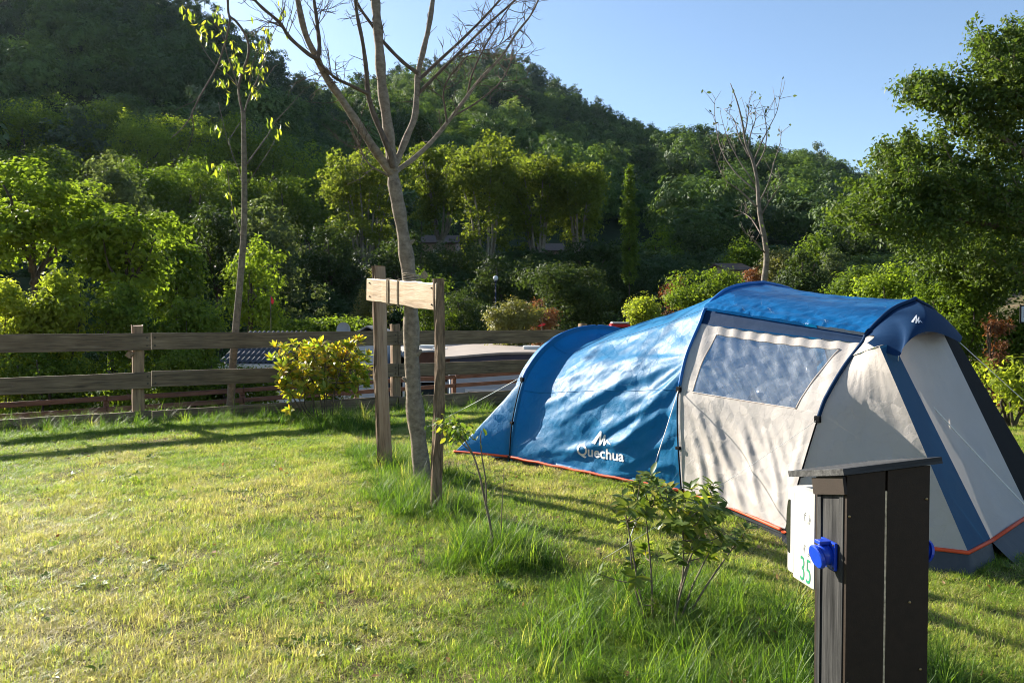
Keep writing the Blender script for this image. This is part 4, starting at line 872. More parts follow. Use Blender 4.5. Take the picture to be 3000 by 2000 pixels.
def rose():
    g = np.random.default_rng(28); b = on_z(1445, 1640, 0); d = b[1]; root = thing('rose_sapling', 'spindly leafy sapling growing from a grass tuft right of the stakes', 'shrub', (b[0], b[1], float(gz(b[0], b[1]))))
    P = lambda l, e=0: crom([at(x, y, d + e * i / len(l)) for i, (x, y) in enumerate(l)], 4)
    st = [([(1447, 1680), (1440, 1560), (1420, 1460), (1405, 1390), (1385, 1330), (1362, 1290)], .010, .005, .1), ([(1425, 1470), (1422, 1400), (1412, 1340), (1408, 1290), (1410, 1262)], .006, .003, -.1), ([(1362, 1292), (1340, 1262), (1310, 1245), (1285, 1240)], .005, .002, -.1), ([(1470, 1680), (1468, 1560), (1472, 1460), (1476, 1385)], .005, .002, .1), ([(1385, 1330), (1355, 1300), (1330, 1290), (1300, 1270)], .004, .002, .1), ([(1395, 1390), (1375, 1380), (1365, 1365)], .003, .002, 0)]
    tips = []
    for l, r0, r1, e in st:
        p = P(l, e); MB().tube(p, np.linspace(r0, r1, len(p)), 7).build('stem', 'bark_sap', root, True); tips.append(p)
    me = leaf_mesh('leaf', .05, .026, M['leaf_rose'], .25, .2)
    for k in range(190):
        x, y = [(1325, 1245), (1345, 1262), (1300, 1240), (1360, 1265), (1335, 1280), (1285, 1252), (1410, 1270), (1350, 1245), (1375, 1290), (1410, 1450), (1475, 1390)][min(10, int(abs(g.normal()) * 3.6))]
        p = at(x + g.normal() * 13, y + g.normal() * 11, d + g.normal() * .08); put_leaf(me, root, p, g.normal(size=3) + (0, 0, -.3), g.normal(size=3) * .5 + (0, 0, 1), g.uniform(.6, 1.2))
rose()

# ------------------------------------------------------------------ tent
BLUE = (.008, .19, .41); NAVY = (.004, .026, .075); CREAM = (.60, .55, .51)
M['t_blue'] = fabric('blue_tent_cloth', BLUE, .42, .5, .28, .7, 5.5)
M['t_blue2'] = fabric('glossy_blue_roof_cloth', (.007, .155, .42), .42, .25, .5, 1.0, 6.0)
M['t_navy'] = fabric('navy_tent_cloth', NAVY, .12, .7, .12, .2, 5.0)
M['t_strip'] = fabric('petrol_blue_webbing', (.007, .055, .125), .15, .6, .2, .2, 5.0)
M['t_cream'] = fabric('cream_tent_cloth', CREAM, .42, .55, .22, .6, 6.5, tcol=(.62, .53, .44))
M['t_inner'] = fabric('pale_blue_inner_cloth', (.30, .58, .78), .5, .6, .15, .6, 5.0)
M['t_black'] = simple('black_webbing', (.006, .006, .007), .8, .12, .2, 30, .2)
M['t_skirt'] = fabric('dark_grey_groundsheet', (.045, .05, .058), .05, .6, .3, .5, 8.0)
M['t_orange'] = simple('orange_trim_tape', (.62, .075, .022), .6, .3, .12, 20)
M['t_sleeve'] = fabric('blue_pole_sleeve', (.012, .13, .40), .1, .5, .35, .2, 9.0)
M['t_logo'] = simple('silver_print', (.62, .63, .64), .4, .5, .04, 20)
def streak(n, v, a, b):
    o = N(n, 'ShaderNodeCombineXYZ')
    for i, (d, k) in enumerate((((.43, -.55, -.7), a), ((.43, -.55, .7), b))):
        q = N(n, 'ShaderNodeVectorMath', operation='DOT_PRODUCT'); L(n, v, q.inputs[0]); q.inputs[1].default_value = d; L(n, math_(n, 'MULTIPLY', q.outputs['Value'], k), o.inputs[i])
    return o.outputs[0]
def film():
    m, n, o = newmat('clear_window_film'); v = coords(n)
    vo = N(n, 'ShaderNodeTexVoronoi'); vo.inputs['Scale'].default_value = 13; L(n, v, vo.inputs['Vector'])
    d_ = N(n, 'ShaderNodeVectorMath', operation='SUBTRACT'); L(n, v, d_.inputs[0]); L(n, vo.outputs['Position'], d_.inputs[1]); c_ = N(n, 'ShaderNodeVectorMath', operation='SUBTRACT'); L(n, vo.outputs['Color'], c_.inputs[0]); c_.inputs[1].default_value = (.5, .5, .5)
    q_ = N(n, 'ShaderNodeVectorMath', operation='DOT_PRODUCT'); L(n, d_.outputs[0], q_.inputs[0]); L(n, c_.outputs[0], q_.inputs[1])
    h = math_(n, 'ADD', math_(n, 'MULTIPLY', q_.outputs['Value'], 9.0), math_(n, 'MULTIPLY', noise(n, coords(n, 'Object', (.5, .5, 1.6)), 6, 3), .5))
    nm = bump(n, h, 1.0, .03)
    t = N(n, 'ShaderNodeBsdfTransparent'); t.inputs[0].default_value = (.86, .91, .95, 1)
    g = N(n, 'ShaderNodeBsdfGlossy'); g.inputs['Roughness'].default_value = .04; L(n, nm, g.inputs['Normal'])
    fr = N(n, 'ShaderNodeFresnel'); fr.inputs[0].default_value = 1.5; L(n, nm, fr.inputs['Normal'])
    mx = N(n, 'ShaderNodeMixShader'); L(n, math_(n, 'ADD', math_(n, 'MULTIPLY', fr.outputs[0], .8), .04, True), mx.inputs[0]); df = N(n, 'ShaderNodeBsdfDiffuse'); df.inputs[0].default_value = (.75, .82, .88, 1); L(n, nm, df.inputs['Normal']); tl = N(n, 'ShaderNodeBsdfTranslucent'); tl.inputs[0].default_value = (.75, .82, .88, 1); mk2 = N(n, 'ShaderNodeMixShader'); mk2.inputs[0].default_value = .5; L(n, df.outputs[0], mk2.inputs[1]); L(n, tl.outputs[0], mk2.inputs[2])
    mk3 = N(n, 'ShaderNodeMixShader'); L(n, ramp(n, noise(n, streak(n, v, .9, 9.0), 2.2, 5, .62), [(.40, (.16, .16, .16)), (.70, (.38, .38, .38))]), mk3.inputs[0]); L(n, t.outputs[0], mk3.inputs[1]); L(n, mk2.outputs[0], mk3.inputs[2])
    L(n, mk3.outputs[0], mx.inputs[1]); L(n, g.outputs[0], mx.inputs[2]); L(n, mx.outputs[0], o.inputs[0]); return m
M['film'] = film()

def tent():
    th = R(52); u = np.array([math.cos(th), -math.sin(th), 0]); w = np.array([-u[1], u[0], 0]); Zv = np.array([0, 0, 1.])
    def arch(pts, zg, lean):
        p0 = on_z(*pts[0], zg); n = u - Zv * lean; q = [on_plane(x, y, p0, n) for x, y in pts]
        return p0, [(float(np.dot(a - p0, w)), float(a[2])) for a in q]
    pA, a_ = arch([(1495, 1352), (1500, 1260), (1512, 1190), (1530, 1120), (1552, 1075), (1590, 1025), (1640, 985), (1690, 965), (1738, 958)], .0, 0)
    pB, b_ = arch([(2000, 1455), (1989, 1300), (1987, 1200), (1991, 1145), (2012, 1045), (2052, 948), (2067, 908), (2100, 872), (2135, 848), (2180, 836)], .0, 0)
    pC, c_ = arch([(2290, 1602), (2345, 1402), (2404, 1210), (2430, 1150), (2475, 1075), (2527, 1006), (2537, 984), (2575, 942), (2620, 905), (2671, 884)], -.08, .15)
    a_.append((1.36, 1.515)); b_.append((1.22, 1.975)); c_.append((1.46, 1.775))
    zgA, zgB, zgC = 0., 0., -.08
    def world(p0, lat, z, lean, zg): lat = np.asarray(lat); z = np.asarray(z); return p0[None] * np.array([1, 1, 0]) + lat[:, None] * w + (z - zg)[:, None] * lean * u + z[:, None] * Zv
    class Arch: pass
    def mk(p0, prof, lean, zg, marks):
        o = Arch(); o.prof = prof; cen = prof[-1][0]; cur = []
        idx = [0] + marks + [len(prof) - 1]
        full = crom(prof, 8)
        segs = [full[idx[i] * 8: idx[i + 1] * 8 + 1] for i in range(len(idx) - 1)]
        o.near = lambda k, n: world(p0, *resample(segs[k], n).T, lean, zg)
        o.far = lambda k, n: world(p0, 2 * cen - resample(segs[k], n)[:, 0], resample(segs[k], n)[:, 1], lean, zg)
        o.nearall = lambda n: world(p0, *resample(full, n).T, lean, zg); o.farall = lambda n: world(p0, 2 * cen - resample(full, n)[:, 0], resample(full, n)[:, 1], lean, zg)
        o.nseg = len(segs); o.cen = p0 * np.array([1, 1, 0]) + cen * w; o.peak = world(p0, np.array([cen]), np.array([prof[-1][1]]), lean, zg)[0]; return o
    A = mk(pA, a_, 0, zgA, [3]); B = mk(pB, b_, 0, zgB, [3, 5, 6]); C = mk(pC, c_, .15, zgC, [2, 5, 6])
    cB = B.cen; root = thing('tunnel_tent', 'blue and cream tunnel tent with clear side window, pitched on the lawn', 'tent', (cB[0], cB[1], 0))
    g = np.random.default_rng(12)
    def surf(name, P, mat, parent=root): return mesh_obj(name, P.reshape(-1, 3), gridfaces(*P.shape[:2]), mat, parent, True)
    def nrm(P):
        d0 = np.gradient(P, axis=0); d1 = np.gradient(P, axis=1); n = np.cross(d0, d1); return n / (np.linalg.norm(n, axis=2)[..., None] + 1e-9)
    def loft(X, Y, na): t = np.linspace(0, 1, na)[:, None, None]; return X[None] * (1 - t) + Y[None] * t, t
    def to_px(Q):
        V = Q - CAM; yy = V[..., 1] * CP - V[..., 2] * SP; zz = V[..., 1] * SP + V[..., 2] * CP; return 1500 + F * V[..., 0] / yy, 1000 - F * zz / yy
    def ridges(Q, segs):
        """long pulled folds of the cloth: (x0,y0,x1,y1, height, wide flank, steep flank)"""
        X, Y = to_px(Q); H_ = np.zeros(X.shape)
        for (x0, y0, x1, y1, hh, wa, wb) in segs:
            dx, dy = x1 - x0, y1 - y0; ln = math.hypot(dx, dy); dx /= ln; dy /= ln
            t_ = (X - x0) * dx + (Y - y0) * dy; bow = 6 * np.sin(np.clip(t_ / ln, 0, 1) * 3.14 * 1.6 + x0); s_ = -(X - x0) * dy + (Y - y0) * dx + bow + 5 * (fbm(X / 40, Y / 40, int(abs(x0)) % 50, 2) - .5)
            tap = sstep(-.12, .22, t_ / ln) * sstep(1.12, .7, t_ / ln); H_ += hh * tap * np.where(s_ < 0, np.exp(-(s_ / wa) ** 2), np.exp(-(s_ / wb) ** 2))
        return H_
    # --- bedroom flysheet A..B, both sides in one cloth, base raised above the grass
    nb = 130; na = 190
    cA = np.vstack([A.nearall(nb), A.farall(nb)[::-1][1:]]); cBv = np.vstack([B.nearall(nb), B.farall(nb)[::-1][1:]])
    cA[:, 2] = np.maximum(cA[:, 2], .05); cBv[:, 2] = np.maximum(cBv[:, 2], .055)
    P, t = loft(cA, cBv, na); n = nrm(P); mid = P.mean(axis=(0, 1)) * np.array([1, 1, .5]); 
    if (n * (P - mid)).sum() < 0: n = -n
    tt = t[..., 0]; jj = np.linspace(0, 2, 2 * nb - 1)[None]; side = np.minimum(jj, 2 - jj)           # 0 ground .. 1 ridge
    dip = .15 * (tt / .095) * np.exp(1 - tt / .095) * np.sin(np.clip(side * 1.25, 0, 1) * np.pi * .5 + .25) * sstep(.02, .2, side)
    sag = .10 * 4 * tt * (1 - tt) * np.sin(np.clip(side, 0, 1) * np.pi * .62 + .2)
    # folds radiating from where the middle pole meets its sleeve
    ka, kb = 1.04, .47; da = (ka - tt) * 2.35; db = (kb - side) * 2.3; rr = np.sqrt(da * da + db * db); phi = np.arctan2(db, da)
    fold = np.zeros_like(rr)
    for (k, a, ph, lo_, hi_) in ((9, .012, .4, .3, 2.3), (15, .010, 1.3, .25, 1.9), (25, .006, 2.2, .15, 1.4)):
        x_ = np.sin(k * phi + ph + .5 * np.sin(rr * 2.2)); fold += a * np.sign(x_) * np.abs(x_) ** .7 * sstep(.05, lo_, rr) * sstep(hi_, hi_ * .35, rr) * sstep(-1.1, .0, phi) * (.35 + .65 * sstep(-.3, .5, phi))
    ax_, sx_ = tt * 2.35 + 0 * side, side * 2.3 + 0 * tt
    fold += .045 * (fbm(ax_ * 1.0 + sx_ * 1.0, sx_ * 5.0 - ax_ * 2.6, 40, 3) - .5) * (.25 + .75 * sstep(.62, .2, side))
    fold += .018 * (fbm(ax_ * 4 + sx_ * 2, sx_ * 9 - ax_ * 5, 41, 3) - .5)
    edge = np.sin(np.pi * np.clip(tt, 0, 1)) ** .35
    fold = fold + np.where(np.arange(2 * nb - 1)[None] < nb, 1, 0) * ridges(P, [(1735, 1292, 1975, 1128, .045, 34, 13), (1790, 1318, 1985, 1185, .038, 24, 11), (1600, 1245, 1880, 1075, .026, 30, 12), (1690, 1190, 1930, 1075, .020, 26, 11), (1640, 1345, 1900, 1275, .026, 20, 9), (1800, 1375, 1985, 1280, .032, 22, 10), (1560, 1330, 1760, 1300, .018, 18, 9), (1860, 1400, 1985, 1345, .024, 16, 9), (1700, 1085, 1960, 985, .014, 34, 16), (1620, 1110, 1800, 1020, .012, 30, 14), (1560, 1200, 1660, 1120, .014, 20, 10), (1880, 1180, 1985, 1100, .02, 16, 9), (1700, 1375, 1960, 1405, .014, 12, 8)])
    P = P + n * ((-dip - sag) + fold * edge)[..., None]
    P[:, 0, 2] = .05 + .004 * np.sin(np.linspace(0, 40, na)); P[:, -1, 2] = .05
    fly = surf('bedroom_flysheet', P, 't_blue')
    for jr in (int(nb * .66), int(nb * .36)): MB().tube((P + n * .001)[::3, jr], .0035, 5).build('seam', 't_blue', root, True)
    # --- roof and walls between B and C
    def band(side_, k, n1, na_=60): X = getattr(B, side_)(k, n1); Y = getattr(C, side_)(k, n1); return loft(X, Y, na_)
    for sd_ in ('near', 'far'):
        Pw, t = band(sd_, 0, 90, 110); Pw[..., 2] = np.maximum(Pw[..., 2], .055 + t[..., 0] * .0); n = nrm(Pw)
        if (n * (Pw - (B.cen + C.cen) / 2)).sum() < 0: n = -n
        tt = t[..., 0]; vv = np.linspace(0, 1, 90)[None]
        x_ = (1 - tt) * 1.6 + 0 * vv; y_ = (1 - vv) + 0 * tt                                        # creases run from upper left to lower right
        fd = (ridges(Pw, [(2290, 1545, 2035, 1175, .035, 20, 11), (2262, 1540, 2012, 1190, .028, 18, 9), (2300, 1500, 2110, 1190, .030, 20, 10), (2305, 1460, 2180, 1205, .026, 18, 10), (2215, 1530, 2005, 1260, .022, 16, 9), (2320, 1420, 2240, 1220, .020, 16, 9), (2160, 1510, 2010, 1330, .018, 14, 8), (2335, 1370, 2300, 1225, .016, 12, 8), (2250, 1420, 2130, 1250, .016, 14, 7), (2120, 1500, 2040, 1170, .040, 22, 8), (2185, 1520, 2075, 1180, .034, 18, 8), (2250, 1530, 2150, 1200, .034, 18, 8), (2070, 1470, 2015, 1200, .03, 14, 8), (2290, 1520, 2235, 1220, .03, 14, 8), (2325, 1440, 2355, 1225, .022, 12, 8)]) if sd_ == 'near' else 0) + .006 * np.abs(np.sin(9 * (x_ * 1.0 + y_ * .75) + 2 * fbm(x_ * 2, y_ * 2, 3))) ** 1.5 + .012 * (fbm((x_ + y_ * .7) * 7, y_ * 1.6, 15, 3) - .5)
        Pw = Pw - n * ((.05 * np.sin(np.pi * tt) * np.sin(np.pi * vv * .9) - fd * np.sin(np.pi * tt) ** .4 * (1 - .6 * vv)))[..., None]
        surf('side_wall', Pw, 't_cream')
        # upper wall with the window opening
        v0, v1 = .015, .875; vg = np.r_[np.linspace(0, v0, 2)[:-1], np.linspace(v0, v1, 36)[:-1], np.linspace(v1, 1, 6)]; i0, i1 = 1, 36
        Xb, Yc = getattr(B, sd_)(1, 400), getattr(C, sd_)(1, 400); ix = np.clip((vg * 399).astype(int), 0, 399); Xb, Yc = Xb[ix], Yc[ix]
        a0 = .10 + .045 * vg; a1 = .84 + .075 * vg; l9 = np.linspace(0, 1, 9)[:-1, None]; l48 = np.linspace(0, 1, 60)[:-1, None]; l10 = np.linspace(0, 1, 11)[:, None]
        ag = np.vstack([a0[None] * l9, a0[None] + (a1 - a0)[None] * l48, a1[None] + (1 - a1)[None] * l10]); j0, j1 = 8, 67
        Pu = Xb[None] * (1 - ag[..., None]) + Yc[None] * ag[..., None]; n = nrm(Pu)
        if (n * (Pu - (B.cen + C.cen) / 2)).sum() < 0: n = -n
        tt = ag; vv = vg[None] + 0 * ag
        Pu = Pu - n * (.045 * np.sin(np.pi * tt) * np.sin(np.pi * (.25 + .6 * vv)) + .006 * np.sin(tt * 60 + vv * 9) * vv)[..., None]
        fcs = gridfaces(*Pu.shape[:2]); I_, J_ = np.divmod(fcs[:, 0], Pu.shape[1]); mk_ = (I_ >= j0) & (I_ < j1) & (J_ >= i0) & (J_ < i1)
        mesh_obj('upper_side_wall', Pu.reshape(-1, 3), fcs[~mk_], 't_cream', root, True)
        bord = np.vstack([Pu[j0:j1 + 1, i0], Pu[j1, i0:i1 + 1], Pu[j0:j1 + 1, i1][::-1], Pu[j0, i0:i1 + 1][::-1]]); MB().tube(bord, .006, 5).build('window_seam', 't_cream', root, True)
        env = np.clip(np.minimum(np.minimum(tt - a0[None], a1[None] - tt) * 12, np.minimum(vv - v0, v1 - vv) * 9), 0, 1)
        Pf = Pu + n * (env * (.022 * (np.abs(fbm((tt * 1.3 + vv * .9) * 5, vv * 1.3 - tt * 1.2, 23, 3) - .5) * 2 - .4) + .012 * (fbm(tt * 16, vv * 12 - tt * 5, 29, 3) - .5)))[..., None]
        mesh_obj('clear_window' if sd_ == 'near' else 'far_window', Pf.reshape(-1, 3), fcs[mk_], 'film', root, True)
        Pn, t = band(sd_, 2, 8); surf('painted_shade_band', Pn, 't_navy')  # shade under the roof flap, put into this strip as dark navy colour
    rb = np.vstack([B.near(3, 34), B.far(3, 34)[::-1][1:]]); rc = np.vstack([C.near(3, 34), C.far(3, 34)[::-1][1:]])
    Pr, t = loft(rb, rc, 90); n = nrm(Pr)
    if (n[..., 2]).sum() < 0: n = -n
    tt = t[..., 0]; ss = np.linspace(0, 1, rb.shape[0])[None]; nearw = np.exp(-(np.minimum(ss, 1 - ss) / .16) ** 2)
    cr1 = np.abs(fbm(tt * 9 + ss * 14, ss * 26 - tt * 6, 61, 3) - .5) * 2; cr2 = np.abs(fbm(tt * 22 - ss * 10, ss * 30 + tt * 14, 66, 2) - .5) * 2
    Pr = Pr + n * ((.018 * nearw + .03 * (ss < .5) * np.exp(-(ss / .04) ** 2)) * 1.0 - .035 * np.sin(np.pi * tt) * (1 - nearw) + (-.030 * cr1 - .014 * cr2 + .014) * nearw * np.sin(np.pi * tt) ** .3 + .004 * (fbm(tt * 30 + 0 * ss, ss * 8 + 0 * tt, 5, 2) - .5))[..., None]
    Pr[:, 0, 2] -= .012
    surf('roof', Pr, 't_blue2')
    # --- rear hood from arch A to the ground
    tipN = on_z(1330, 1325, .03); tipF = tipN + w * (2 * a_[-1][0]); hood_arch = np.vstack([A.nearall(60), A.farall(60)[::-1][1:]]); hood_arch[:, 2] = np.maximum(hood_arch[:, 2], .05)
    s = np.linspace(0, 1, len(hood_arch)); k = np.minimum(s, 1 - s) * 2; midl = (A.cen - u * .42 + Zv * .03)[None] + w[None] * ((s - .5) * 1.9)[:, None]; bl = sstep(.42, .62, k)[:, None]
    tips_ = np.where((s < .5)[:, None], tipN[None], tipF[None]); low = tips_ * (1 - bl) + midl * bl
    Ph, t = loft(hood_arch, low, 50); tt = t[..., 0]; Ph[..., 2] += .02 * (fbm(tt * 4 + s[None] * 9, s[None] * 26 - tt * 2, 9, 3) - .5) * np.sin(np.pi * tt) - .015 * np.sin(np.pi * tt); surf('rear_hood', Ph, 't_blue')
    # raised rim of the rear arch
    rim = np.vstack([A.nearall(60), A.farall(60)[::-1][1:]]); ctr = A.cen + Zv * .3; out = rim - ctr; out[:, :2] = out[:, :2]; out = out / np.linalg.norm(out, axis=1)[:, None]
    lift = .025 * sstep(.85, 1.15, rim[:, 2])[:, None]
    surf('arch_rim', np.stack([rim - u * .10 + out * .0, rim + out * lift * .6 - u * .03, rim + out * lift + u * .005, rim + out * lift * .8 + u * .02, rim - out * .03 + u * .02], 0), 't_blue')
    # --- poles, sleeves, clips
    for nm, ar, up_ in (('A', A, 2), ('B', B, 4), ('C', C, 4)):
        zs = {'A': .92, 'B': .98, 'C': .86}[nm]
        full = np.vstack([ar.nearall(80), ar.farall(80)[::-1][1:]]); dirx = full - (ar.cen + Zv * .4); dirx /= np.linalg.norm(dirx, axis=1)[:, None]
        hi = full[:, 2] > zs
        MB().tube((full + dirx * .012)[hi], .016, 8).build('pole_sleeve', 't_navy' if nm == 'C' else 't_sleeve', root, True)
        for sel in (np.arange(len(full)) < len(full) // 2, np.arange(len(full)) > len(full) // 2):
            leg = (full + dirx * .014)[sel & (full[:, 2] <= zs + .04)]; MB().tube(leg, .0065, 8).build('pole', 't_black', root, True)
            for z in (zs, .45, .05):
                i = np.argmin(abs(leg[:, 2] - z)); c = leg[i]; MB().box(c, (.045, .03, .05 if z == zs else .03), Matrix.Rotation(-th, 3, 'Z'), .006).build('clip', 't_black', root)
    # blue lower sleeves hugging the legs on the near side
    # --- front: beak, panels, door, strips
    nfar = 2 * c_[-1][0]
    N1 = on_z(2842, 1618, .0); N1b = on_z(2906, 1612, .0); 
    plN = np.cross(N1b - N1 * 1.0, Zv)
    N2 = on_z(3075, 1498, .0); tp = C.peak + u * .06 - Zv * .15
    fn = np.cross(N2 - N1b, tp - N1b)
    F_ = lambda x, y: on_plane(x, y, tp, fn)
    T1, T1b, T2, T2b = F_(2577, 1015), F_(2617, 1005), F_(2758, 965), F_(2786, 965)
    N1, N1b = F_(2838, 1620), F_(2906, 1612); N2a, N2c = F_(3020, 1520), F_(3085, 1505)
    for p in (N1, N1b, N2a, N2c): p[2] = max(p[2], .06)
    def ruled(name, X0, X1, Y0, Y1, mat, na_=30, nb_=24, bulge=0, fold_=.0, seed=1):
        a = np.linspace(0, 1, na_)[:, None, None]; b = np.linspace(0, 1, nb_)[None, :, None]
        Q = (X0 * (1 - b) + X1 * b) * (1 - a) + (Y0 * (1 - b) + Y1 * b) * a; n_ = nrm(Q); n_ = n_ * np.sign((n_ * (u - w * .2)).sum(-1).mean())
        Q = Q + n_ * (bulge * np.sin(np.pi * a) * np.sin(np.pi * b) + fold_ * (fbm(a * 4 + b * 3, b * 7 - a * 2, seed, 3) - .5) * np.sin(np.pi * a))
        return surf(name, Q, mat)
    ruled('door_strip', T1, N1, T1b, N1b, 't_strip', 6, 30)
    ruled('door_panel', T1b, N1b + u * 0, T2, N2a, 't_cream', 34, 40, -.05, .03, 4)
    ruled('black_door_strip', T2, N2a, T2b, N2c, 't_black', 6, 30)
    full = C.nearall(60); hi = np.argmin(abs(full[:, 2] - 1.34)); cn = full[:hi + 1]; cn = np.vstack([cn]); cn[:, 2] = np.maximum(cn[:, 2], .02)
    se = np.linspace(0, 1, len(cn))[:, None]; strip_edge = N1[None] * (1 - se) + T1[None] * se
    Pn, t = loft(cn, strip_edge, 40); nn = nrm(Pn); nn = nn * np.sign((nn * (u - w)).sum(-1).mean()); tt = t[..., 0]; vv = np.linspace(0, 1, len(cn))[None]
    Pn = Pn + nn * (-.06 * np.sin(np.pi * tt) * np.sin(np.pi * vv) + .03 * (fbm(tt * 5 + vv, vv * 4 - tt * 3, 70, 3) - .5) * np.sin(np.pi * tt))[..., None]
    surf('front_side_panel', Pn, 't_cream')
    ff = C.farall(60)[:hi + 1]; ff[:, 2] = np.maximum(ff[:, 2], .02); se2 = N2c[None] * (1 - se) + T2b[None] * se; Pf, t = loft(ff, se2, 20); surf('far_front_panel', Pf, 't_cream')
    # crown piece closing the gap under the beak
    topc = np.vstack([full[hi:], C.farall(60)[hi:][::-1][1:]]); se3 = np.linspace(0, 1, len(topc))[:, None]; lowc = T1[None] * (1 - se3) + T2b[None] * se3
    Pc, t = loft(topc, lowc, 8); surf('front_crown', Pc - u * .02, 't_cream')
    # beak: navy valance hanging forward from arch C
    edge_px = [(2540, 1004), (2580, 1026), (2632, 1043), (2645, 1020), (2663, 998), (2688, 980), (2712, 972), (2740, 973), (2766, 981), (2792, 992), (2812, 1003)]
    pb = C.peak + u * .34; ed = crom([on_plane(x, y, pb if 2 <= i else pb - u * .12 * (2 - i), u) for i, (x, y) in enumerate(edge_px)], 6)
    zc = .985
    near_i = np.argmin(np.linalg.norm(C.nearall(200) - C.near(3, 4)[0], axis=1)); topb = np.vstack([C.nearall(200)[near_i:], C.farall(200)[near_i:][::-1][1:]])
    m_ = 60; X = resample(topb, m_); Y = resample(ed, m_)
    t = np.linspace(0, 1, 14)[:, None, None]; ctl = (X + Y) / 2 + u * .12 + Zv * .05
    Pb = X[None] * (1 - t) ** 2 + ctl[None] * 2 * t * (1 - t) + Y[None] * t ** 2
    beak = surf('front_canopy', Pb, 't_navy')
    MB().tube(X + Zv * .008 + u * .004, .012, 6).build('canopy_piping', 't_black', root, True)
    # --- orange hem and skirt
    def hem(name, pts, r=.014): MB().tube(resample(crom(pts, 6), 50) + Zv * .0, r, 6).build(name, 't_orange', root, True)
    up = lambda p, z: np.array([p[0], p[1], z])
    Af, Bf, Cf = A.nearall(3)[0], B.nearall(3)[0], C.nearall(3)[0]
    hem('orange_hem', [up(tipN, .045), up((tipN + Af) / 2, .055), up(Af, .06)]); 
    hem('orange_hem', [P[i, 0] - w * .01 + Zv * .006 for i in range(0, na, 9)] + [up(Bf, .06)])
    hem('orange_hem', [up(Bf, .062), up((Bf + Cf) / 2 + w * .02, .06), up(Cf, .05)])
    MB().tube([up(Cf, .04), up(N1, .066), up(N1b, .072)], .014, 6).build('orange_hem', 't_orange', root, True)
    MB().tube([up(N1b, .072), up(N2a, .07)], .014, 6).build('orange_hem', 't_orange', root, True)
    def skirt(pts, outw):
        pts = resample(np.array(pts), 24); a = pts.copy(); b = pts.copy() + outw[None]; a[:, 2] = np.array([p[2] for p in pts]) - .004; b[:, 2] = gz(b[:, 0], b[:, 1]) - .01
        surf('ground_skirt', np.stack([a, (a + b) / 2 - Zv * .005, b], 0), 't_skirt')
    skirt([up(tipN, .04), up(Af, .05), up(Bf, .05)], -w * .0 + u * 0 + w * .04); skirt([up(Bf, .055), up(Cf, .045)], w * .03)
    skirt([up(Cf, .035), up(N1, .055), up(N1b, .06)], -w * .06 + u * .05); skirt([up(N1b, .065), up(N2a, .06)], u * .16)
    # --- inner bedroom wall seen through the window
    ring = np.vstack([B.nearall(40), B.farall(40)[::-1][1:]]); ci = B.cen + Zv * .9; t = np.linspace(.02, .965, 60)[:, None, None]; Pi = ci + (ring - ci)[None] * t - u * .12
    ang = np.linspace(0, 1, ring.shape[0])[None]; Pi = Pi + u * (.16 * np.abs(fbm(((Pi - ci) @ w) * 2.2 + Pi[..., 2] * 2.6, ((Pi - ci) @ w) * .6 - Pi[..., 2] * .5, 19, 3) - .5))[..., None]; surf('inner_room_wall', Pi, 't_inner')
    fl = [up(tipN, .03), up(Af, .03), up(Bf, .03), up(Cf, .02), up(N1, .03), up(N2a, .03), up(C.farall(3)[0], .02), up(B.farall(3)[0], .03), up(A.farall(3)[0], .03)]
    MB().add(fl, [list(range(len(fl)))]).build('groundsheet', 't_skirt', root)
    # --- guy lines
    def guy(a, b, r=.0035, sag=.02):
        a, b = np.array(a, float), np.array(b, float); p = np.array([a + (b - a) * s_ - Zv * sag * 4 * s_ * (1 - s_) for s_ in np.linspace(0, 1, 12)]); MB().tube(p, r, 6).build('guy_line', 'guy', root, True)
        MB().tube([b + (0, 0, .05), b - (0, 0, .06)], .006, 6).build('peg', 't_black', root, True)
    kB = B.nearall(80); kB = kB[np.argmin(abs(kB[:, 2] - .97))]; guy(kB - w * .02, on_z(1838, 1596, .0))
    kA = A.nearall(80); kA = kA[np.argmin(abs(kA[:, 2] - .98))]; guy(kA - w * .02, on_z(1225, 1262, .0))
    kC = C.nearall(80); kC = kC[np.argmin(abs(kC[:, 2] - .88))]; guy(kC - w * .02, on_z(1760, 1640, .0), .0014)
    kT = C.near(3, 4)[0]; g1 = on_plane(2645, 1100, kT + u * .5, u); gend = on_z(3120, 1600, .0); guy(kT + u * .03, gend, .0055)
    sp = kT + (gend - kT) * .17; MB().tube([ed[12], sp], .0025, 6).build('guy_line', 'guy', root, True); MB().box(sp, (.03, .012, .02), None, .003).build('line_runner', 'guy', root)
    guy(ed[-1], ed[-1] + u * 1.2 + w * .9 - Zv * (ed[-1][2]), .003)
    # --- printed marks, laid on the cloth
    deps = bpy.context.evaluated_depsgraph_get()
    def bvh(o):
        me = o.data; off = np.array(root.location); return BVHTree.FromPolygons([tuple(np.array(v.co) + off) for v in me.vertices], [tuple(p.vertices) for p in me.polygons])
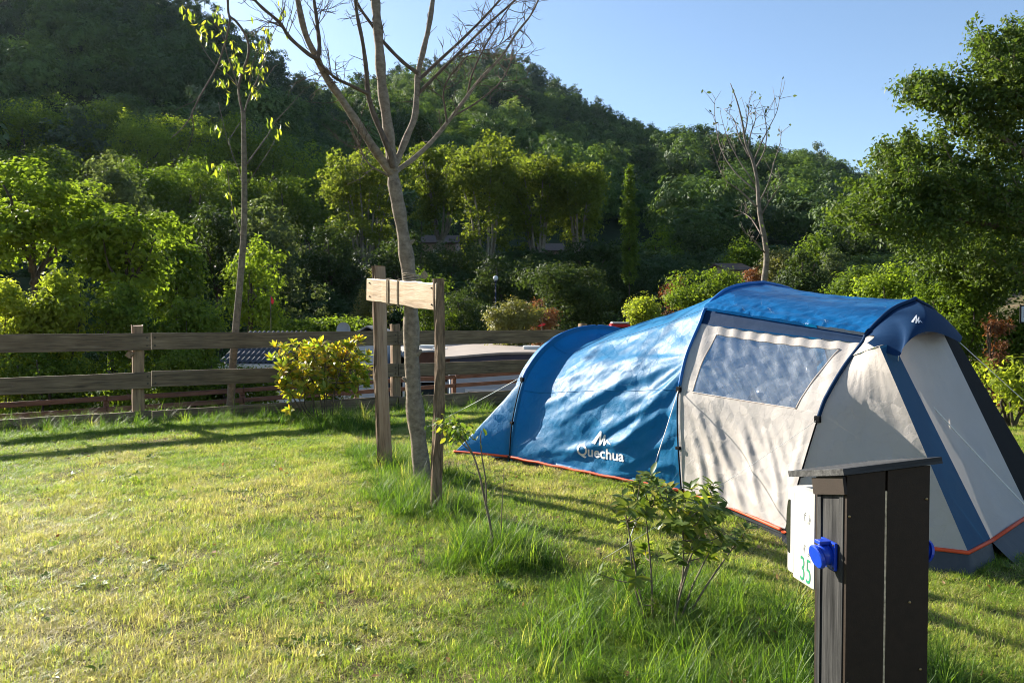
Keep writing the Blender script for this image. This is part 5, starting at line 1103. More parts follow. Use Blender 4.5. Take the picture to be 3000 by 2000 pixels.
    def lay(name, tris, tree, mat, lift=.005):
        """tris: list of 2-D triangles in photograph pixels; cut small and laid on the cloth"""
        bm = bmesh.new()
        for tr in tris: bm.faces.new([bm.verts.new((x, y, 0)) for x, y in tr])
        bmesh.ops.remove_doubles(bm, verts=bm.verts, dist=.01)
        for _ in range(4):
            es = [e for e in bm.edges if e.calc_length() > 4]
            if es: bmesh.ops.subdivide_edges(bm, edges=es, cuts=1, use_grid_fill=False)
            bmesh.ops.triangulate(bm, faces=bm.faces)
        V_ = []
        for v in bm.verts:
            d_ = ray(v.co.x, v.co.y); hit = tree.ray_cast(Vector(CAM), Vector(unit(d_)))
            q = np.array(hit[0]) if hit[0] is not None else CAM + d_ * 7; nn_ = np.array(hit[1]) if hit[1] is not None else -unit(d_)
            if np.dot(nn_, d_) > 0: nn_ = -nn_
            V_.append(q + nn_ * lift)
        bm.verts.index_update(); fs = [[v.index for v in f.verts] for f in bm.faces]; bm.free(); return mesh_obj(name, V_, np.array(fs), mat, root, True)
    def text_tris(body, size, ox, oy, shear=0, rot=0, sx=1, off=0.0):
        cu = bpy.data.curves.new('t', 'FONT'); cu.body = body; cu.size = size; cu.offset = off; ob = bpy.data.objects.new('t', cu); me = bpy.data.meshes.new_from_object(ob); me.calc_loop_triangles(); tr = []
        co = [v.co for v in me.vertices]
        for l in me.loop_triangles:
            tr.append([(ox + co[i].x * sx, oy + co[i].x * sx * rot - co[i].y) for i in l.vertices])
        bpy.data.objects.remove(ob); bpy.data.curves.remove(cu); bpy.data.meshes.remove(me); return tr
    tb = bvh(fly)
    lay('printed_word', text_tris('Quechua', 44, 1690, 1330, 0, .155, .86, .9), tb, 't_logo')
    def poly(pts): 
        return [[pts[0], pts[i], pts[i + 1]] for i in range(1, len(pts) - 1)]
    def mark(ox, oy, s, rot):
        q = lambda l: [(ox + x * s, oy + y * s + x * s * rot) for x, y in l]
        return poly(q([(-.62, .28), (-.02, -.62), (.06, -.60), (.0, -.38), (-.38, .36)])) + poly(q([(-.02, -.62), (.08, -.6), (.02, .38), (-.12, .42)])) + poly(q([(-.1, .42), (.02, .38), (.36, -.38), (.26, -.42)])) + poly(q([(.26, -.42), (.36, -.40), (.30, .36), (.2, .38)])) + poly(q([(.2, .38), (.3, .36), (.5, .0), (.42, -.04)])) + poly(q([(.42, -.04), (.5, -.02), (.72, .26), (.52, .18)]))
    lay('printed_mark', mark(1760, 1288, 42, .12), tb, 't_logo')
    lay('printed_mark', mark(2684, 940, 24, .12), bvh(beak), 't_logo', .008)
    return [tuple(p[:2]) for p in (tipN, Af, Bf, Cf, N1, N2a, C.farall(3)[0], B.farall(3)[0], A.farall(3)[0], tipF)]
TENT_POLY = tent()

# ------------------------------------------------------------------ electric hook-up pillar
M['p_dark'] = simple('dark_brown_plywood', (.019, .0115, .0072), .6, .25, .15, 30, .08)
M['p_black'] = woodmat('weathered_black_wood', (.022, .022, .022), (.075, .073, .07), (.008, .008, .008), 'Z', 1.2, .8, .15, False)
M['p_edge'] = simple('raw_plywood_edge', (.52, .42, .28), .8, .2, .45, 60)
M['p_lid'] = woodmat('black_roof_board', (.03, .03, .03), (.10, .098, .095), (.010, .010, .010), 'X', 1.2, .7, .3, False)
M['p_white'] = simple('white_plastic', (.52, .50, .45), .35, .5, .02, 4)
M['p_line'] = simple('grey_embossed_line', (.40, .40, .39), .5, .3, .02, 4)
M['p_blue'] = simple('blue_plastic', (.006, .045, .42), .3, .5, .05, 10)
M['p_smoke'] = simple('smoked_window', (.012, .014, .014), .12, .6, .1, 10)
M['p_green'] = simple('green_print', (.02, .20, .10), .5, .3, .05, 10)
M['p_brass'] = simple('brass_screw', (.35, .25, .12), .4, .5, .1, 30, 0, .8)
def pillar():
    al = R(9); a = np.array([math.cos(al), math.sin(al), 0]); b = np.array([-math.sin(al), math.cos(al), 0]); Zv = np.array([0, 0, 1.])
    d = 2.62; c0 = at(2478, 1500, d); c0[2] = 0; z0 = float(gz(c0[0], c0[1])); Wd, Dp = .318, .195
    root = thing('hookup_pillar', 'dark wooden electric hook-up pillar with sloping lid, number 35', 'pillar', (c0[0] + a[0] * Wd / 2 + b[0] * Dp / 2, c0[1] + a[1] * Wd / 2 + b[1] * Dp / 2, z0))
    rot = Matrix([a, b, Zv]).transposed()
    P = lambda x, y, z: c0 + a * x + b * y + Zv * z
    ZL, SX, SY = 1.072, .083, -.215; zt = lambda x, y=0: ZL + SX * x + SY * y     # lid rises to the right and falls away at the back
    def slab(name, x0, x1, y0, y1, zb, mat, par=root):
        v = [P(x, y, z) for (x, y) in ((x0, y0), (x1, y0), (x1, y1), (x0, y1)) for z in (zb, zt(x, y) - .002)]
        f = [(0, 2, 3, 1), (2, 4, 5, 3), (4, 6, 7, 5), (6, 0, 1, 7), (1, 3, 5, 7), (0, 6, 4, 2)]; return MB().add(v, f).build(name, mat, par)
    # two plywood boards on the side toward the camera with a raw edge between them
    gx = .152
    slab('side_board', .004, gx - .0045, 0, .016, z0 - .1, 'p_dark'); slab('side_board', gx + .0045, Wd, 0, .016, z0 - .1, 'p_dark')
    MB().box(P(gx, .0065, .485 + z0 / 2), (.0088, .009, 1.06), rot).build('raw_edge', 'p_edge', root)
    slab('side_board', .004, Wd, Dp - .016, Dp, z0 - .1, 'p_dark'); slab('end_board', Wd - .016, Wd - .001, .017, Dp - .017, z0 - .1, 'p_dark')
    # narrow face: stiles and recessed panel
    slab('stile', .0, .022, .0165, .040, z0 - .1, 'p_black'); slab('stile', .0, .022, Dp - .040, Dp - .0165, z0 - .1, 'p_black'); slab('recessed_panel', .006, .02, .0402, Dp - .0402, z0 - .1, 'p_black')
    hy = unit(b + Zv * SY); MB().box(P(-.004, Dp / 2, zt(0, Dp / 2) - .036), (.012, Dp + .004, .06), Matrix([a, hy, np.cross(a, hy)]).transposed()).build('header', 'p_dark', root)
    # lid
    ux = unit(a + Zv * SX); uy = unit(b + Zv * SY - ux * np.dot(b + Zv * SY, ux)); uz = np.cross(ux, uy); lrot = Matrix([ux, uy, uz]).transposed()
    lc = P(.1675, .17, ZL + SX * .1675 + SY * .17 + .0125)
    l = MB().box((0, 0, 0), (.375, .385, .023), None, .0015).build('lid', 'p_lid', None); l.parent = root; l.matrix_local = Matrix.Translation(Vector(lc - np.array(root.location))) @ lrot.to_4x4()
    # screws
    for (x, z) in ((.012, .93), (.305, .98), (.245, .62), (.012, .35), (.29, .38), (.02, .12)):
        MB().tube([P(x, .002, z), P(x, -.004, z)], .0045, 8).build('screw', 'p_brass', root, True)
    # white enclosure on the back face, seen past the narrow face
    y0, y1 = Dp + .003, Dp + .155; x0, x1 = .0, .22; zb_, zt_ = .605, .965
    body = MB().box(P((x0 + x1) / 2, (y0 + y1) / 2, (zb_ + zt_) / 2), (x1 - x0, y1 - y0, zt_ - zb_), rot, .012).build('enclosure', 'p_white', root, False); auto_smooth(body, 50)
    MB().box(P((x0 + x1) / 2, y1 + .012, (zb_ + zt_) / 2), (x1 - x0 + .006, .05, zt_ - zb_ - .03), rot, .014).build('cover_flange', 'p_white', body)
    bm_c = P(.1, y1 + .005, (zb_ + zt_) / 2); 
    vv = []; k = 16
    for xx in (-.005, .2):
        for i in range(k + 1):
            q = i / k; zz = zb_ + .09 + (zt_ - zb_ - .15) * q; vv.append(P(xx, y1 + .024 + .016 * math.sin(math.pi * q) ** .6, zz))
        vv.append(P(xx, y1 + .012, zt_ - .06)); vv.append(P(xx, y1 + .012, zb_ + .09))
    m_ = k + 3; MB().add(vv, [list(range(m_)), list(range(2 * m_ - 1, m_ - 1, -1))] + [[i, m_ + i, m_ + (i + 1) % m_, (i + 1) % m_] for i in range(m_)]).build('breaker_window', 'p_smoke', body)
    for zc in (.86, .74):                                                     # round knock-outs
        for rr in (.022, .016):
            t = np.linspace(0, 6.283, 25); p = np.array([P(x0 - .0006, y0 + .048 + rr * math.cos(q), zc + rr * 1.0 * math.sin(q)) for q in t]); MB().tube(p, .0011, 5, False).build('knockout_ring', 'p_line', body, True)
    cu = bpy.data.curves.new('t', 'FONT'); cu.body = '35'; cu.size = .135; cu.offset = -.0008; ob = bpy.data.objects.new('t', cu); me = bpy.data.meshes.new_from_object(ob)
    vs = [P(x0 - .0012, y0 + .098 - v.co.x * .62, .617 + v.co.y) for v in me.vertices]; fs = np.array([list(p.vertices) for p in me.polygons], dtype=object); bpy.data.objects.remove(ob)
    MB().add(vs, [list(q) for q in fs]).build('printed_number', 'p_green', body)
    # blue socket on the narrow face and its twin on the opposite end
    for sgn, xb in ((-1, -.001), (1, Wd + .001)):
        yc, zc = .088, .775
        s = MB().box(P(xb + sgn * .006, yc, zc), (.012, .088, .098), rot, .004).build('socket_plate', 'p_blue', root)
        ax = unit(a * sgn - Zv * .25); c1 = P(xb + sgn * .01, yc, zc + .002); MB().tube([c1, c1 + ax * .018, c1 + ax * .036], [.040, .037, .036], 22).build('socket_body', 'p_blue', s, True)
        c2 = c1 + ax * .037; MB().tube([c2, c2 + ax * .010, c2 + ax * .013], [.043, .043, .038], 24).build('socket_cap', 'p_blue', s, False)
        MB().box(P(xb + sgn * .03, yc, zc + .044), (.045, .034, .012), rot, .003).build('hinge', 'p_blue', s)
        for yy in (-.036, .036):
            for zz in (-.041, .041): MB().tube([P(xb + sgn * .011, yc + yy, zc + zz), P(xb + sgn * .0135, yc + yy, zc + zz)], .004, 8).build('screw', 'nail', s)
    return c0, a, b, Wd, Dp
PIL = pillar()

# ------------------------------------------------------------------ camp buildings below the terrace
M['w_white'] = simple('white_siding', (.62, .62, .60), .5, .4, .05, 3)
M['w_grey'] = simple('pale_grey_siding', (.36, .40, .44), .5, .4, .06, 3)
M['w_navy'] = simple('navy_fascia', (.010, .018, .055), .4, .4, .1, 5)
M['w_roof'] = simple('beige_roof_sheet', (.27, .23, .20), .7, .3, .12, 1.2)
M['w_roofg'] = simple('grey_roof_sheet', (.26, .25, .24), .8, .2, .25, 5)
M['w_brown'] = simple('brown_boarding', (.10, .042, .022), .7, .3, .2, 4)
M['w_glass'] = simple('dark_window_glass', (.02, .03, .035), .08, .6, .1, 2)
M['w_tile'] = simple('slate_blue_tile', (.06, .065, .075), .55, .4, .25, 6)
M['w_pink'] = simple('pink_render', (.34, .25, .20), .85, .2, .1, 2)
M['w_terr'] = simple('old_tile_roof', (.085, .06, .045), .85, .2, .25, 5)
M['w_red'] = simple('red_cloth', (.55, .02, .02), .6, .3, .1, 6)
M['w_steel'] = simple('galvanised_steel', (.42, .43, .44), .45, .5, .1, 20, 0, .6)
M['w_dish'] = simple('grey_dish', (.22, .25, .30), .5, .4, .05, 5)
def home(label, px0, px1, yroof, d, ln, skew, mat_w, mat_f, mat_r, camber, group='mobile homes below the terrace'):
    a = at(px0, yroof, d); b = at(px1, yroof, d); wd = b[0] - a[0]; zt = a[2]; x0 = a[0]; z0 = float(gz((a[0] + b[0]) / 2, d + ln / 2)); cx = (a[0] + b[0]) / 2
    root = thing('mobile_home', label, 'mobile home', (cx, d, z0), group)
    Q = lambda x, y, z: np.array([x0 + x + skew * y, d + y, z]); n = 12
    zs = lambda x: zt + camber * math.sin(math.pi * x / wd)
    mb = MB(); xs = np.linspace(0, wd, n)
    v = [Q(0, 0, z0), Q(wd, 0, z0), Q(wd, ln, z0), Q(0, ln, z0), Q(0, 0, zt - .38), Q(wd, 0, zt - .38), Q(wd, ln, zt - .38), Q(0, ln, zt - .38)]
    mb.add(v, [(0, 1, 5, 4), (1, 2, 6, 5), (2, 3, 7, 6), (3, 0, 4, 7)]).build('wall', mat_w, root)
    f = MB(); top = [Q(x, -.03, zs(x) - .02) for x in xs]; bot = [Q(x, -.03, zt - .40) for x in xs]; f.add(bot + top, [(i, i + 1, n + i + 1, n + i) for i in range(n - 1)])
    f.add([Q(wd + .03, 0, zt - .4), Q(wd + .03, ln, zt - .4), Q(wd + .03, ln, zt - .02), Q(wd + .03, 0, zt - .02)], [(0, 1, 2, 3)]).build('fascia', mat_f, root)
    r = MB(); e = .14
    for k_, dz in ((0, 0), (1, .07)):
        pass
    X_ = np.linspace(-e, wd + e, n); tp = [[Q(x, y, zs(min(max(x, 0), wd)) + .05) for x in X_] for y in (-e, ln + e)]; bt = [[Q(x, y, zs(min(max(x, 0), wd)) - .012) for x in X_] for y in (-e, ln + e)]
    vv = tp[0] + tp[1] + bt[0] + bt[1]; fs = [(i, i + 1, n + i + 1, n + i) for i in range(n - 1)] + [(2 * n + i, 3 * n + i, 3 * n + i + 1, 2 * n + i + 1) for i in range(n - 1)] + [(2 * n + i, 2 * n + i + 1, i + 1, i) for i in range(n - 1)] + [(n + i, n + i + 1, 3 * n + i + 1, 3 * n + i) for i in range(n - 1)] + [(0, n, 3 * n, 2 * n), (n - 1, 3 * n - 1, 4 * n - 1, 2 * n - 1)]
    rf = r.add(vv, fs).build('roof', mat_r, root)
    for (fx, y) in ((.62, 2.2), (.86, 1.6)): p = Q(wd * fx, y, zs(wd * fx) + .11); MB().box(p, (.55, .45, .12), None, .05).build('roof_vent', 'w_white', rf)
    for fx in (.22, .72): p = Q(wd * fx, -.02, zt - 1.35); w_ = MB().box(p, (1.0, .06, .9), None, .01).build('window', 'w_white', root); MB().box(p - np.array([0, .034, 0]), (.84, .02, .74)).build('pane', 'w_glass', w_)
    p = Q(wd * .47, -.02, z0 + 1.15); MB().box(p, (.8, .06, 1.95), None, .01).build('door', 'w_white', root)
home('mobile home with navy fascia and beige roof, right of the right stake', 1318, 1748, 1049, 22.5, 11, -.10, 'w_grey', 'w_navy', 'w_roof', .14)
home('mobile home with grey roof and brown gable behind the tree trunk', 1190, 1330, 1044, 27.0, 9, -.25, 'w_brown', 'w_brown', 'w_roofg', .18)
home('white mobile home behind the yellow shrub', 985, 1150, 1022, 28.5, 8, -.2, 'w_white', 'w_white', 'w_roof', .10)
def tiled_hut():
    d = 19.5; a, b = at(640, 1066, d), at(836, 1066, d); z0 = float(gz(a[0], d + 1.5)); root = thing('tiled_hut', 'small hut with dark blue-grey tiled roof seen between the rails', 'hut', ((a[0] + b[0]) / 2, d, z0))
    wd = b[0] - a[0]; rise = .75; dep = 2.3
    MB().box(((a[0] + b[0]) / 2, d + dep / 2, (z0 + a[2]) / 2 - .05), (wd - .2, dep - .2, a[2] - z0 - .1)).build('wall', 'w_white', root)
    sl = math.atan2(rise, dep); rot = Matrix.Rotation(sl, 3, 'X')
    rf = MB().box(((a[0] + b[0]) / 2, d + dep / 2, a[2] + rise / 2 - .03), (wd, dep / math.cos(sl), .04), rot).build('roof_deck', 'w_tile', root)
    MB().box(((a[0] + b[0]) / 2, d - .05, a[2] - .06), (wd, .08, .12), None, .01).build('gutter', 'w_white', root)
    nx, ny = 13, 6; tw, tl = wd / nx, dep / math.cos(sl) / ny; v = []; k = 7
    for j in (0, 1):
        for i in range(k): v.append((-tw / 2 + tw * i / (k - 1), (-.5 + j * 1.12) * tl, .03 + .028 * math.sin(i / (k - 1) * 6.283) + (.018 if j == 0 else 0)))
    for j in (0, 1):
        for i in range(k): v.append((-tw / 2 + tw * i / (k - 1), (-.5 + j * 1.12) * tl, .012 + .028 * math.sin(i / (k - 1) * 6.283) + (.018 if j == 0 else 0)))
    fs = [(i, i + 1, k + i + 1, k + i) for i in range(k - 1)] + [(2 * k + i, i, i + 1, 2 * k + i + 1)[::-1] for i in range(k - 1)]
    tm = bpy.data.meshes.new('tile'); tm.from_pydata(v, [], fs); tm.update(); tm.materials.append(M['w_tile']); tm.polygons.foreach_set('use_smooth', np.ones(len(fs), bool))
    for j in range(ny):
        for i in range(nx):
            o = bpy.data.objects.new('tile', tm); COL.objects.link(o); o.parent = root; t = (j + .5) / ny
            o.location = Vector((a[0] + tw * (i + .5), d + dep * t, a[2] + rise * t)) - root.location; o.rotation_euler = (sl, 0, 0)
tiled_hut()
def small_things():
    # grey shed behind the rail, dish, flag, lamp, railing, pink house, kiosk, sign
    d = 26; a, b, c = at(1040, 972, d), at(1118, 972, d), at(1076, 953, d); z0 = float(gz(a[0], d + 1)); root = thing('garden_shed', 'grey shed with low gable just above the rail beside the left stake', 'shed', (c[0], d, z0))
    MB().box((c[0], d + 1.2, (z0 + a[2]) / 2), (b[0] - a[0] - .1, 2.3, a[2] - z0)).build('wall', 'w_grey', root)
    for s in (0, 1):
        e = (a, b)[s]; v = [e + (0, -.1, -.02), c + (0, -.1, 0), c + (0, 2.6, 0), e + (0, 2.6, -.02)]; v += [q - np.array([0, 0, .05]) for q in v]; MB().add(v, [(0, 1, 2, 3), (4, 7, 6, 5), (0, 4, 5, 1), (1, 5, 6, 2), (2, 6, 7, 3), (3, 7, 4, 0)]).build('roof_panel', 'w_roofg', root)
    d = 25; c = at(1008, 966, d); z0 = float(gz(c[0], d)); root = thing('satellite_dish', 'grey satellite dish peeking over the top rail', 'satellite dish', (c[0], d, z0)); r = .115 * d / 25 * 2.0
    v = [c]; k = 20; fs = []
    for j, (q, y) in enumerate(((.5, .02), (1, .09))):
        for i in range(k): t = i / k * 6.283; v.append(c + np.array([math.cos(t) * r * q, -y, math.sin(t) * r * q * 1.1]))
    fs = [(0, 1 + i, 1 + (i + 1) % k) for i in range(k)] + [(1 + i, 1 + k + i, 1 + k + (i + 1) % k, 1 + (i + 1) % k) for i in range(k)]
    MB().add(v, fs).build('dish', 'w_dish', root, True); MB().tube([(c[0], d + .05, z0 - .1), (c[0], d + .05, c[2])], .03, 8).build('mast', 'w_steel', root, True); MB().tube([c + (0, -.05, -r), c + (0, -.4, -.05)], .012, 6).build('feed_arm', 'w_steel', root, True)
    d = 24.3; c = at(793, 868, d); z0 = float(gz(c[0], d)); root = thing('flag', 'small red furled pennant in front of the grey-green tree', 'flag', (c[0], d, z0))
    MB().tube([(c[0], d, z0 - .1), (c[0], d, c[2] + .03)], .012, 8).build('flag_pole', 'bark_dark', root, True); v = [c + (.01, 0, 0), c + (.10, .03, -.14), c + (.07, -.02, -.26), c + (.012, 0, -.2)]; MB().add(v + [q + np.array([0, .015, 0]) for q in v], [(0, 1, 2, 3), (7, 6, 5, 4), (0, 4, 5, 1), (1, 5, 6, 2), (2, 6, 7, 3), (3, 7, 4, 0)]).build('pennant', 'w_red', root)
    d = 26; c = at(1588, 951, d); z0 = float(gz(c[0], d)); root = thing('flag', 'tiny red pennant just above the top rail left of the tent', 'flag', (c[0], d, z0)); MB().tube([(c[0], d, z0 - .1), (c[0], d, c[2] + .03)], .012, 8).build('flag_pole', 'bark_dark', root, True)
    v = [c + (-.15, 0, -.06), c + (.02, .02, .06), c + (.14, -.02, .02), c + (.02, 0, -.05)]; MB().add(v + [q + np.array([0, .015, 0]) for q in v], [(0, 1, 2, 3), (7, 6, 5, 4), (0, 4, 5, 1), (1, 5, 6, 2), (2, 6, 7, 3), (3, 7, 4, 0)]).build('pennant', 'w_red', root)
    d = 44; c = at(1452, 815, d); z0 = float(gz(c[0], d)); root = thing('globe_lamp', 'white globe lamp on a post among the dark bushes', 'street lamp', (c[0], d, z0)); bm = bmesh.new(); bmesh.ops.create_icosphere(bm, subdivisions=3, radius=.15); bm.transform(Matrix.Translation(Vector(c))); bm.verts.index_update()
    MB().add([v.co for v in bm.verts], [[v.index for v in f.verts] for f in bm.faces]).build('globe', 'w_white', root, True); bm.free(); MB().tube([(c[0], d, z0 - .1), (c[0], d, c[2] - .15)], .04, 8).build('post', 'w_navy', root, True); MB().tube([(c[0], d, c[2] - .22), (c[0], d, c[2] - .13)], [.07, .1], 10).build('collar', 'w_navy', root, True)
    p0, p1 = at(1775, 1056, 25.5), at(1640, 1000, 40); z0 = float(gz(p0[0], p0[1])); root = thing('metal_railing', 'pale metal railing beside the navy mobile home', 'railing', (p0[0], p0[1], z0))
    for t in np.linspace(0, 1, 17):
        q = p0 + (p1 - p0) * t; zz = float(gz(q[0], q[1])); MB().tube([(q[0], q[1], zz), (q[0], q[1], q[2])], .035, 6).build('baluster', 'w_steel', root, True)
    for dz in (-.05, -.9): MB().tube([p0 + (0, 0, dz), p1 + (0, 0, dz)], .03, 6).build('rail', 'w_steel', root, True)
    def house(label, px0, px1, yeave, yridge, d, mw, mr, grp=None, dep=5):
        a, b = at(px0, yeave, d), at(px1, yeave, d); zr = at(px0, yridge, d + dep / 2)[2]; z0 = float(gz((a[0] + b[0]) / 2, d + dep / 2)) - .5; z0 = min(z0, a[2] - 2.2); cx = (a[0] + b[0]) / 2; wd = b[0] - a[0]
        root = thing('house', label, 'house', (cx, d, z0), grp); mb = MB(); x0, x1 = a[0], b[0]
        v = [(x0, d, z0), (x1, d, z0), (x1, d + dep, z0), (x0, d + dep, z0), (x0, d, a[2]), (x1, d, a[2]), (x1, d + dep, a[2]), (x0, d + dep, a[2]), (x0, d + dep / 2, zr), (x1, d + dep / 2, zr)]
        mb.add(v, [(0, 1, 5, 4), (1, 2, 6, 9, 5), (2, 3, 7, 6), (3, 0, 4, 8, 7)]).build('wall', mw, root)
        o_ = .3
        for s in (0, 1):
            y0, y1 = (d - o_, d + dep / 2) if s == 0 else (d + dep + o_, d + dep / 2); v = [(x0 - o_, y0, a[2] - .1), (x1 + o_, y0, a[2] - .1), (x1 + o_, y1, zr + .03), (x0 - o_, y1, zr + .03)]; v += [(q[0], q[1], q[2] + .12) for q in v]
            MB().add(v, [(0, 1, 2, 3), (4, 7, 6, 5), (0, 4, 5, 1), (1, 5, 6, 2), (2, 6, 7, 3), (3, 7, 4, 0)]).build('roof_slope', mr, root)
        for k in range(max(1, int(wd / 3))):
            x = x0 + wd * (k + .5) / max(1, int(wd / 3)); w_ = MB().box((x, d - .01, a[2] - 1.1), (.9, .08, 1.1)).build('window', 'w_white', root); MB().box((x, d - .055, a[2] - 1.1), (.74, .02, .94)).build('pane', 'w_glass', w_)
    house('pale pink house glimpsed between the rails near the tent', 1690, 1800, 1008, 978, 33, 'w_pink', 'w_terr')
    house('house with tan tiled roof half hidden under the plane trees', 1235, 1335, 712, 694, 66, 'w_pink', 'w_terr', dep=7)
    house('house with tan roof among the plane trunks, farther right', 1585, 1650, 735, 718, 66, 'w_pink', 'w_terr', dep=7)
    house('house wall with tan roof left of the bare young tree', 2140, 2195, 792, 778, 44, 'w_pink', 'w_terr')
    d = 30; c = at(1815, 955, d); z0 = float(gz(c[0], d)); root = thing('kiosk', 'low kiosk with red and white roof just above the tent ridge', 'kiosk', (c[0], d, z0)); MB().box((c[0], d, (z0 + c[2]) / 2 - .05), (.6, .6, c[2] - z0 - .1)).build('wall', 'w_white', root); MB().box((c[0], d, c[2] + .02), (.75, .75, .12), None, .03).build('roof', 'w_red', root); MB().box((c[0], d, c[2] + .13), (.65, .65, .06), None, .02).build('roof_cap', 'w_white', root)
    d = 12.8; c = at(3002, 920, d); z0 = float(gz(c[0], d)); root = thing('info_sign', 'small grey sign board on a dark post at the right edge', 'sign', (c[0] + .05, d, z0))
    MB().box(c + (.06, 0, 0), (.24, .03, .26), None, .008).build('board', 'w_grey', root); MB().box(c + (.06, .004, 0), (.28, .022, .30), None, .008).build('frame', 't_black', root); MB().tube([(c[0] + .06, d + .04, z0 - .1), (c[0] + .06, d + .04, c[2] + .1)], .03, 8).build('post', 't_black', root, True)
    for k in range(4): MB().box(c + (-.01 + .0, -.018, .06 - .035 * k), (.035, .004, .012)).build('printed_line', 't_black', root)
small_things()

# ------------------------------------------------------------------ grass
M['grass'] = leafmat('grass_blade', [(0, (.032, .078, .012)), (.2, (.085, .155, .019)), (.4, (.185, .27, .034)), (.62, (.30, .31, .08)), (.82, (.39, .34, .18)), (1, (.50, .41, .27))], .5, .5, .3, tint=(1.1, 1.15, .5), inst=True)
def tuft(seed, nb, h, rad, lean, wd, seg=3):
    g = np.random.default_rng(seed); V = []; Fc = []; rn = []
    for k in range(nb):
        a = g.uniform(0, 6.28); r0 = rad * math.sqrt(g.random()); p = np.array([math.cos(a) * r0, math.sin(a) * r0, -.004]); az = g.uniform(0, 6.28); dr = np.array([math.cos(az), math.sin(az), 0]); sd_ = np.array([-dr[1], dr[0], 0])
        hh = h * g.uniform(.45, 1.2); ln = lean * g.uniform(.2, 1.3); b = len(V)
        for i in range(seg + 1):
            t = i / seg; c = p + dr * hh * ln * t * t + np.array([0, 0, hh * t * (1 - .35 * ln * t)]); ww = wd * (1 - t * .85) * .5
            V += [c - sd_ * ww, c + sd_ * ww]
        for i in range(seg): Fc.append((b + 2 * i, b + 2 * i + 1, b + 2 * i + 3, b + 2 * i + 2)); rn.append(g.random())
        r_ = g.random(); rn[-seg:] = [r_] * seg
    return np.array(V), np.array(Fc), np.array(rn)
cs = protos('short_tufts', [tuft(i, 38, .050, .095, 1.25, .0046) + ('grass',) for i in range(6)])
cm = protos('middle_tufts', [tuft(20 + i, 30, .11, .075, 1.3, .0055) + ('grass',) for i in range(5)])
cx_ = protos('thatch_tufts', [tuft(70 + i, 30, .035, .11, 3.2, .004) + ('grass',) for i in range(4)])
ct = protos('tall_tufts', [tuft(40 + i, 24, .31, .07, 1.1, .0068, 5) + ('grass',) for i in range(5)])
def in_poly(x, y, poly):
    c = np.zeros(len(x), bool); j = len(poly) - 1
    for i in range(len(poly)):
        xi, yi = poly[i]; xj, yj = poly[j]; c ^= ((yi > y) != (yj > y)) & (x < (xj - xi) * (y - yi) / (yj - yi + 1e-12) + xi); j = i
    return c
M['weed'] = leafmat('broad_weed_leaf', [(0, (.05, .10, .016)), (.5, (.10, .17, .025)), (1, (.17, .22, .04))], .4, .5, .3, inst=True)
M['litter'] = leafmat('dead_leaf', [(0, (.10, .05, .025)), (.5, (.24, .13, .06)), (1, (.40, .27, .14))], .2, .7, .15, tint=(1, .8, .5), inst=True)
def rosette_proto(seed, k, ln, wd, lift):
    g = np.random.default_rng(seed); V = []; Fc = []; rn = []
    for q in range(k):
        a = q * 2.4 + g.normal() * .3; d_ = np.array([math.cos(a), math.sin(a), lift * g.uniform(.3, 1.2)]); sd_ = np.array([-math.sin(a), math.cos(a), 0]); l_ = ln * g.uniform(.6, 1.2); b = len(V)
        V += [np.array([0, 0, .004]), d_ * l_ * .5 + sd_ * wd * .5, d_ * l_ + np.array([0, 0, -.2 * l_]), d_ * l_ * .5 - sd_ * wd * .5]; Fc.append((b, b + 1, b + 2, b + 3)); rn.append(g.random())
    return np.array(V), np.array(Fc), np.array(rn)
cw = protos('weed_rosettes', [rosette_proto(i, 9, .055, .026, .5) + ('weed',) for i in range(4)])
cl = protos('dead_leaves', [rosette_proto(50 + i, 1, .05, .03, .35) + ('litter',) for i in range(4)])
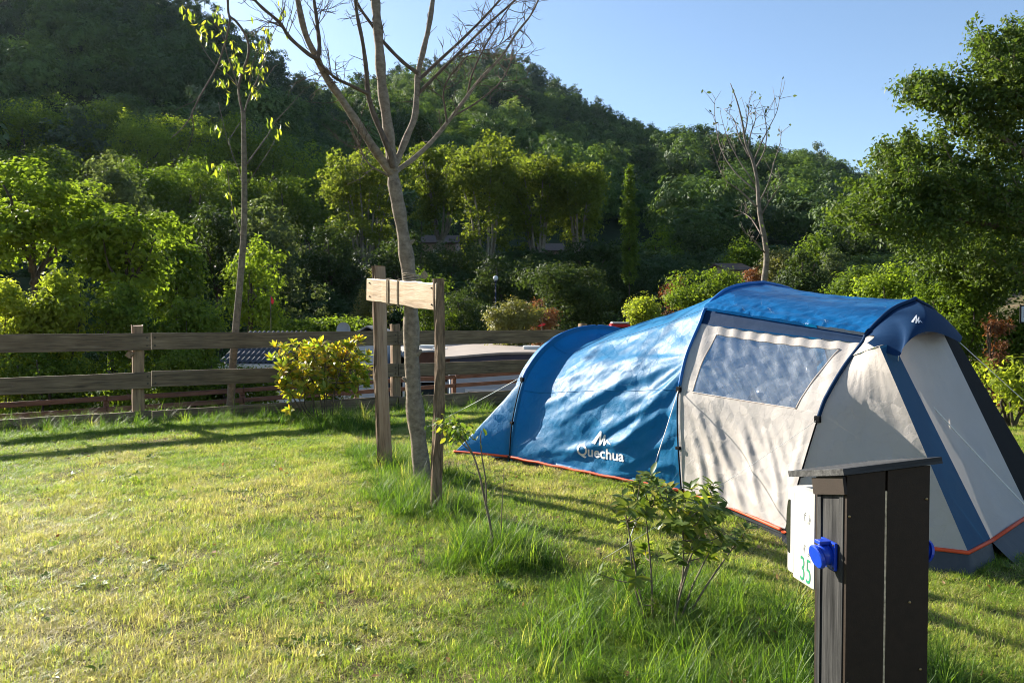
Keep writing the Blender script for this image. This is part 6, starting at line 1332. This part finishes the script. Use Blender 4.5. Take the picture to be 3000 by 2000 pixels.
def grass():
    g = np.random.default_rng(99)
    def pts(n, y0=2.2, y1=17.5):
        y = np.sqrt(g.uniform(y0 ** 2, y1 ** 2, n)); x = g.uniform(-.74, .74, n) * y; s = (x - FA[0]) * FN[0] + (y - FA[1]) * FN[1] - sstep(5.5, 9, x) * 7; m = (s < .9) & ~in_poly(x, y, TENT_POLY)
        c0, a, b, Wd, Dp = PIL; lx = (x - c0[0]) * a[0] + (y - c0[1]) * a[1]; ly = (x - c0[0]) * b[0] + (y - c0[1]) * b[1]; m &= ~((lx > -.02) & (lx < Wd + .02) & (ly > -.02) & (ly < Dp + .02)); return x[m], y[m], s[m]
    def lush(x, y, s):
        l = sstep(-1.9, -.1, s) * (1 - sstep(5.5, 7.0, x) * .4)
        for cx, cy, r in ((LS[0], LS[1], .45), (RS[0], RS[1], .55), (TB[0], TB[1], .6), (-.12, 5.1, .38), (-.1, 5.6, .3), (-1.0, 7.0, .5), (.8, 4.1, .75), (1.0, 3.6, .8), (.35, 3.7, .5), (-3.0, 12.2, 1.0), (-2.4, 11.4, .8), (-1.6, 9.2, .5), (1.55, 3.5, .55)):
            l = np.maximum(l, np.exp(-(((x - cx) ** 2 + (y - cy) ** 2) / (r * r)) ** 1.5))
        return l
    def put(name, label, coll, nid, x, y, sc, tone, h=None):
        n = len(x); rot = np.stack([g.normal(size=n) * .12, g.normal(size=n) * .12, g.uniform(0, 6.28, n)], 1); s3 = np.stack([sc, sc, sc * g.uniform(.7, 1.25, n) if h is None else h], 1)
        scatter(name, label, np.stack([x, y, gz(x, y)], 1), rot, s3, g.integers(0, nid, n), tone, coll, 'grass')
    dryf = lambda x, y: np.clip((fbm(x * .55 + 3, y * .55, 101, 4) - .5) * 2.6 + .5 + (fbm(x * 2.2, y * 2.2, 105, 2) - .5) * .9, 0, 1)
    x, y, s = pts(78000); l = lush(x, y, s); dr = dryf(x, y); bare = fbm(x * 1.3, y * 1.3, 140, 3); keep = g.random(len(x)) < np.where((bare > .60) & (l < .3) & (y > 4.2), .40, 1.0); x, y, s, l, dr = x[keep], y[keep], s[keep], l[keep], dr[keep]
    tone = np.clip(.26 + .56 * dr * (1 - l) - .12 * l + g.normal(size=len(x)) * .17, 0, 1); put('lawn_grass', 'short yellow-green lawn grass', cs, 6, x, y, g.uniform(.7, 1.3, len(x)), tone, g.uniform(.5, 1.2, len(x)) * (.55 + 1.3 * np.clip(fbm(x * 3.1, y * 3.1, 170, 3) - .15, 0, 1)))
    x, y, s = pts(40000); l = lush(x, y, s); dr = dryf(x, y); clump = fbm(x * 2.6, y * 2.6, 160, 3); k = g.random(len(x)) < np.clip(l * .95 + .85 * sstep(.50, .60, clump) * (1 - dr * .55) + .07, 0, 1); x, y, l = x[k], y[k], l[k]
    put('middle_grass', 'longer grass clumps scattered on the lawn', cm, 5, x, y, g.uniform(.45, 1.1, len(x)) * (.62 + .45 * l), np.clip(.18 + g.normal(size=len(x)) * .14, 0, 1))
    x, y, s = pts(36000); l = lush(x, y, s); k = g.random(len(x)) < sstep(.4, .95, l) * np.where(s > -1.6, .22, .62); x, y, l = x[k], y[k], l[k]
    rx, ry = g.normal(-.12, .17, 90), g.normal(5.12, .16, 90); x, y = np.r_[x, rx], np.r_[y, ry]
    put('tall_grass', 'tall grass around stakes, shrubs and fence foot', ct, 5, x, y, g.uniform(.45, 1.0, len(x)), np.clip(.03 + g.normal(size=len(x)) * .12 + .55 * (g.random(len(x)) < .05), 0, 1))
    x, y, s = pts(22000); l = lush(x, y, s); k = l < .5; x, y = x[k], y[k]; put('grass_thatch', 'dead matted straw between the lawn blades', cx_, 4, x, y, g.uniform(.7, 1.3, len(x)), np.clip(.82 + g.normal(size=len(x)) * .15, 0, 1))
    x, y, s = pts(9000); k = g.random(len(x)) < sstep(.48, .62, fbm(x * 1.6, y * 1.6, 210, 3)) * .7; x, y = x[k], y[k]; n = len(x)
    scatter('lawn_weeds', 'small broad-leaved weeds growing in the lawn', np.stack([x, y, gz(x, y) + .008], 1), np.stack([g.normal(size=n) * .2, g.normal(size=n) * .2, g.uniform(0, 6.28, n)], 1), np.repeat(g.uniform(.5, 1.2, n)[:, None], 3, 1), g.integers(0, 4, n), g.random(n), cw, 'weed')
    x, y, s = pts(900); n = len(x); scatter('fallen_leaves', 'dry brown leaves fallen on the lawn', np.stack([x, y, gz(x, y) + .03], 1), np.stack([g.normal(size=n) * .5, g.normal(size=n) * .5, g.uniform(0, 6.28, n)], 1), np.repeat(g.uniform(.5, 1.2, n)[:, None], 3, 1), g.integers(0, 4, n), g.random(n), cl, 'litter')
grass()

# ------------------------------------------------------------------ morning haze
def haze():
    m, n, o = newmat('valley_haze'); p = N(n, 'ShaderNodeVolumePrincipled'); p.inputs['Color'].default_value = (.62, .82, 1.0, 1); p.inputs['Density'].default_value = .000045; p.inputs['Anisotropy'].default_value = .4; L(n, p.outputs[0], o.inputs['Volume'])
    ob = MB().box((0, 232, 62), (900, 490, 138)).build('haze', m); tag(ob, 'thin pale haze lying over the valley and hills', None, kind='stuff')
haze()
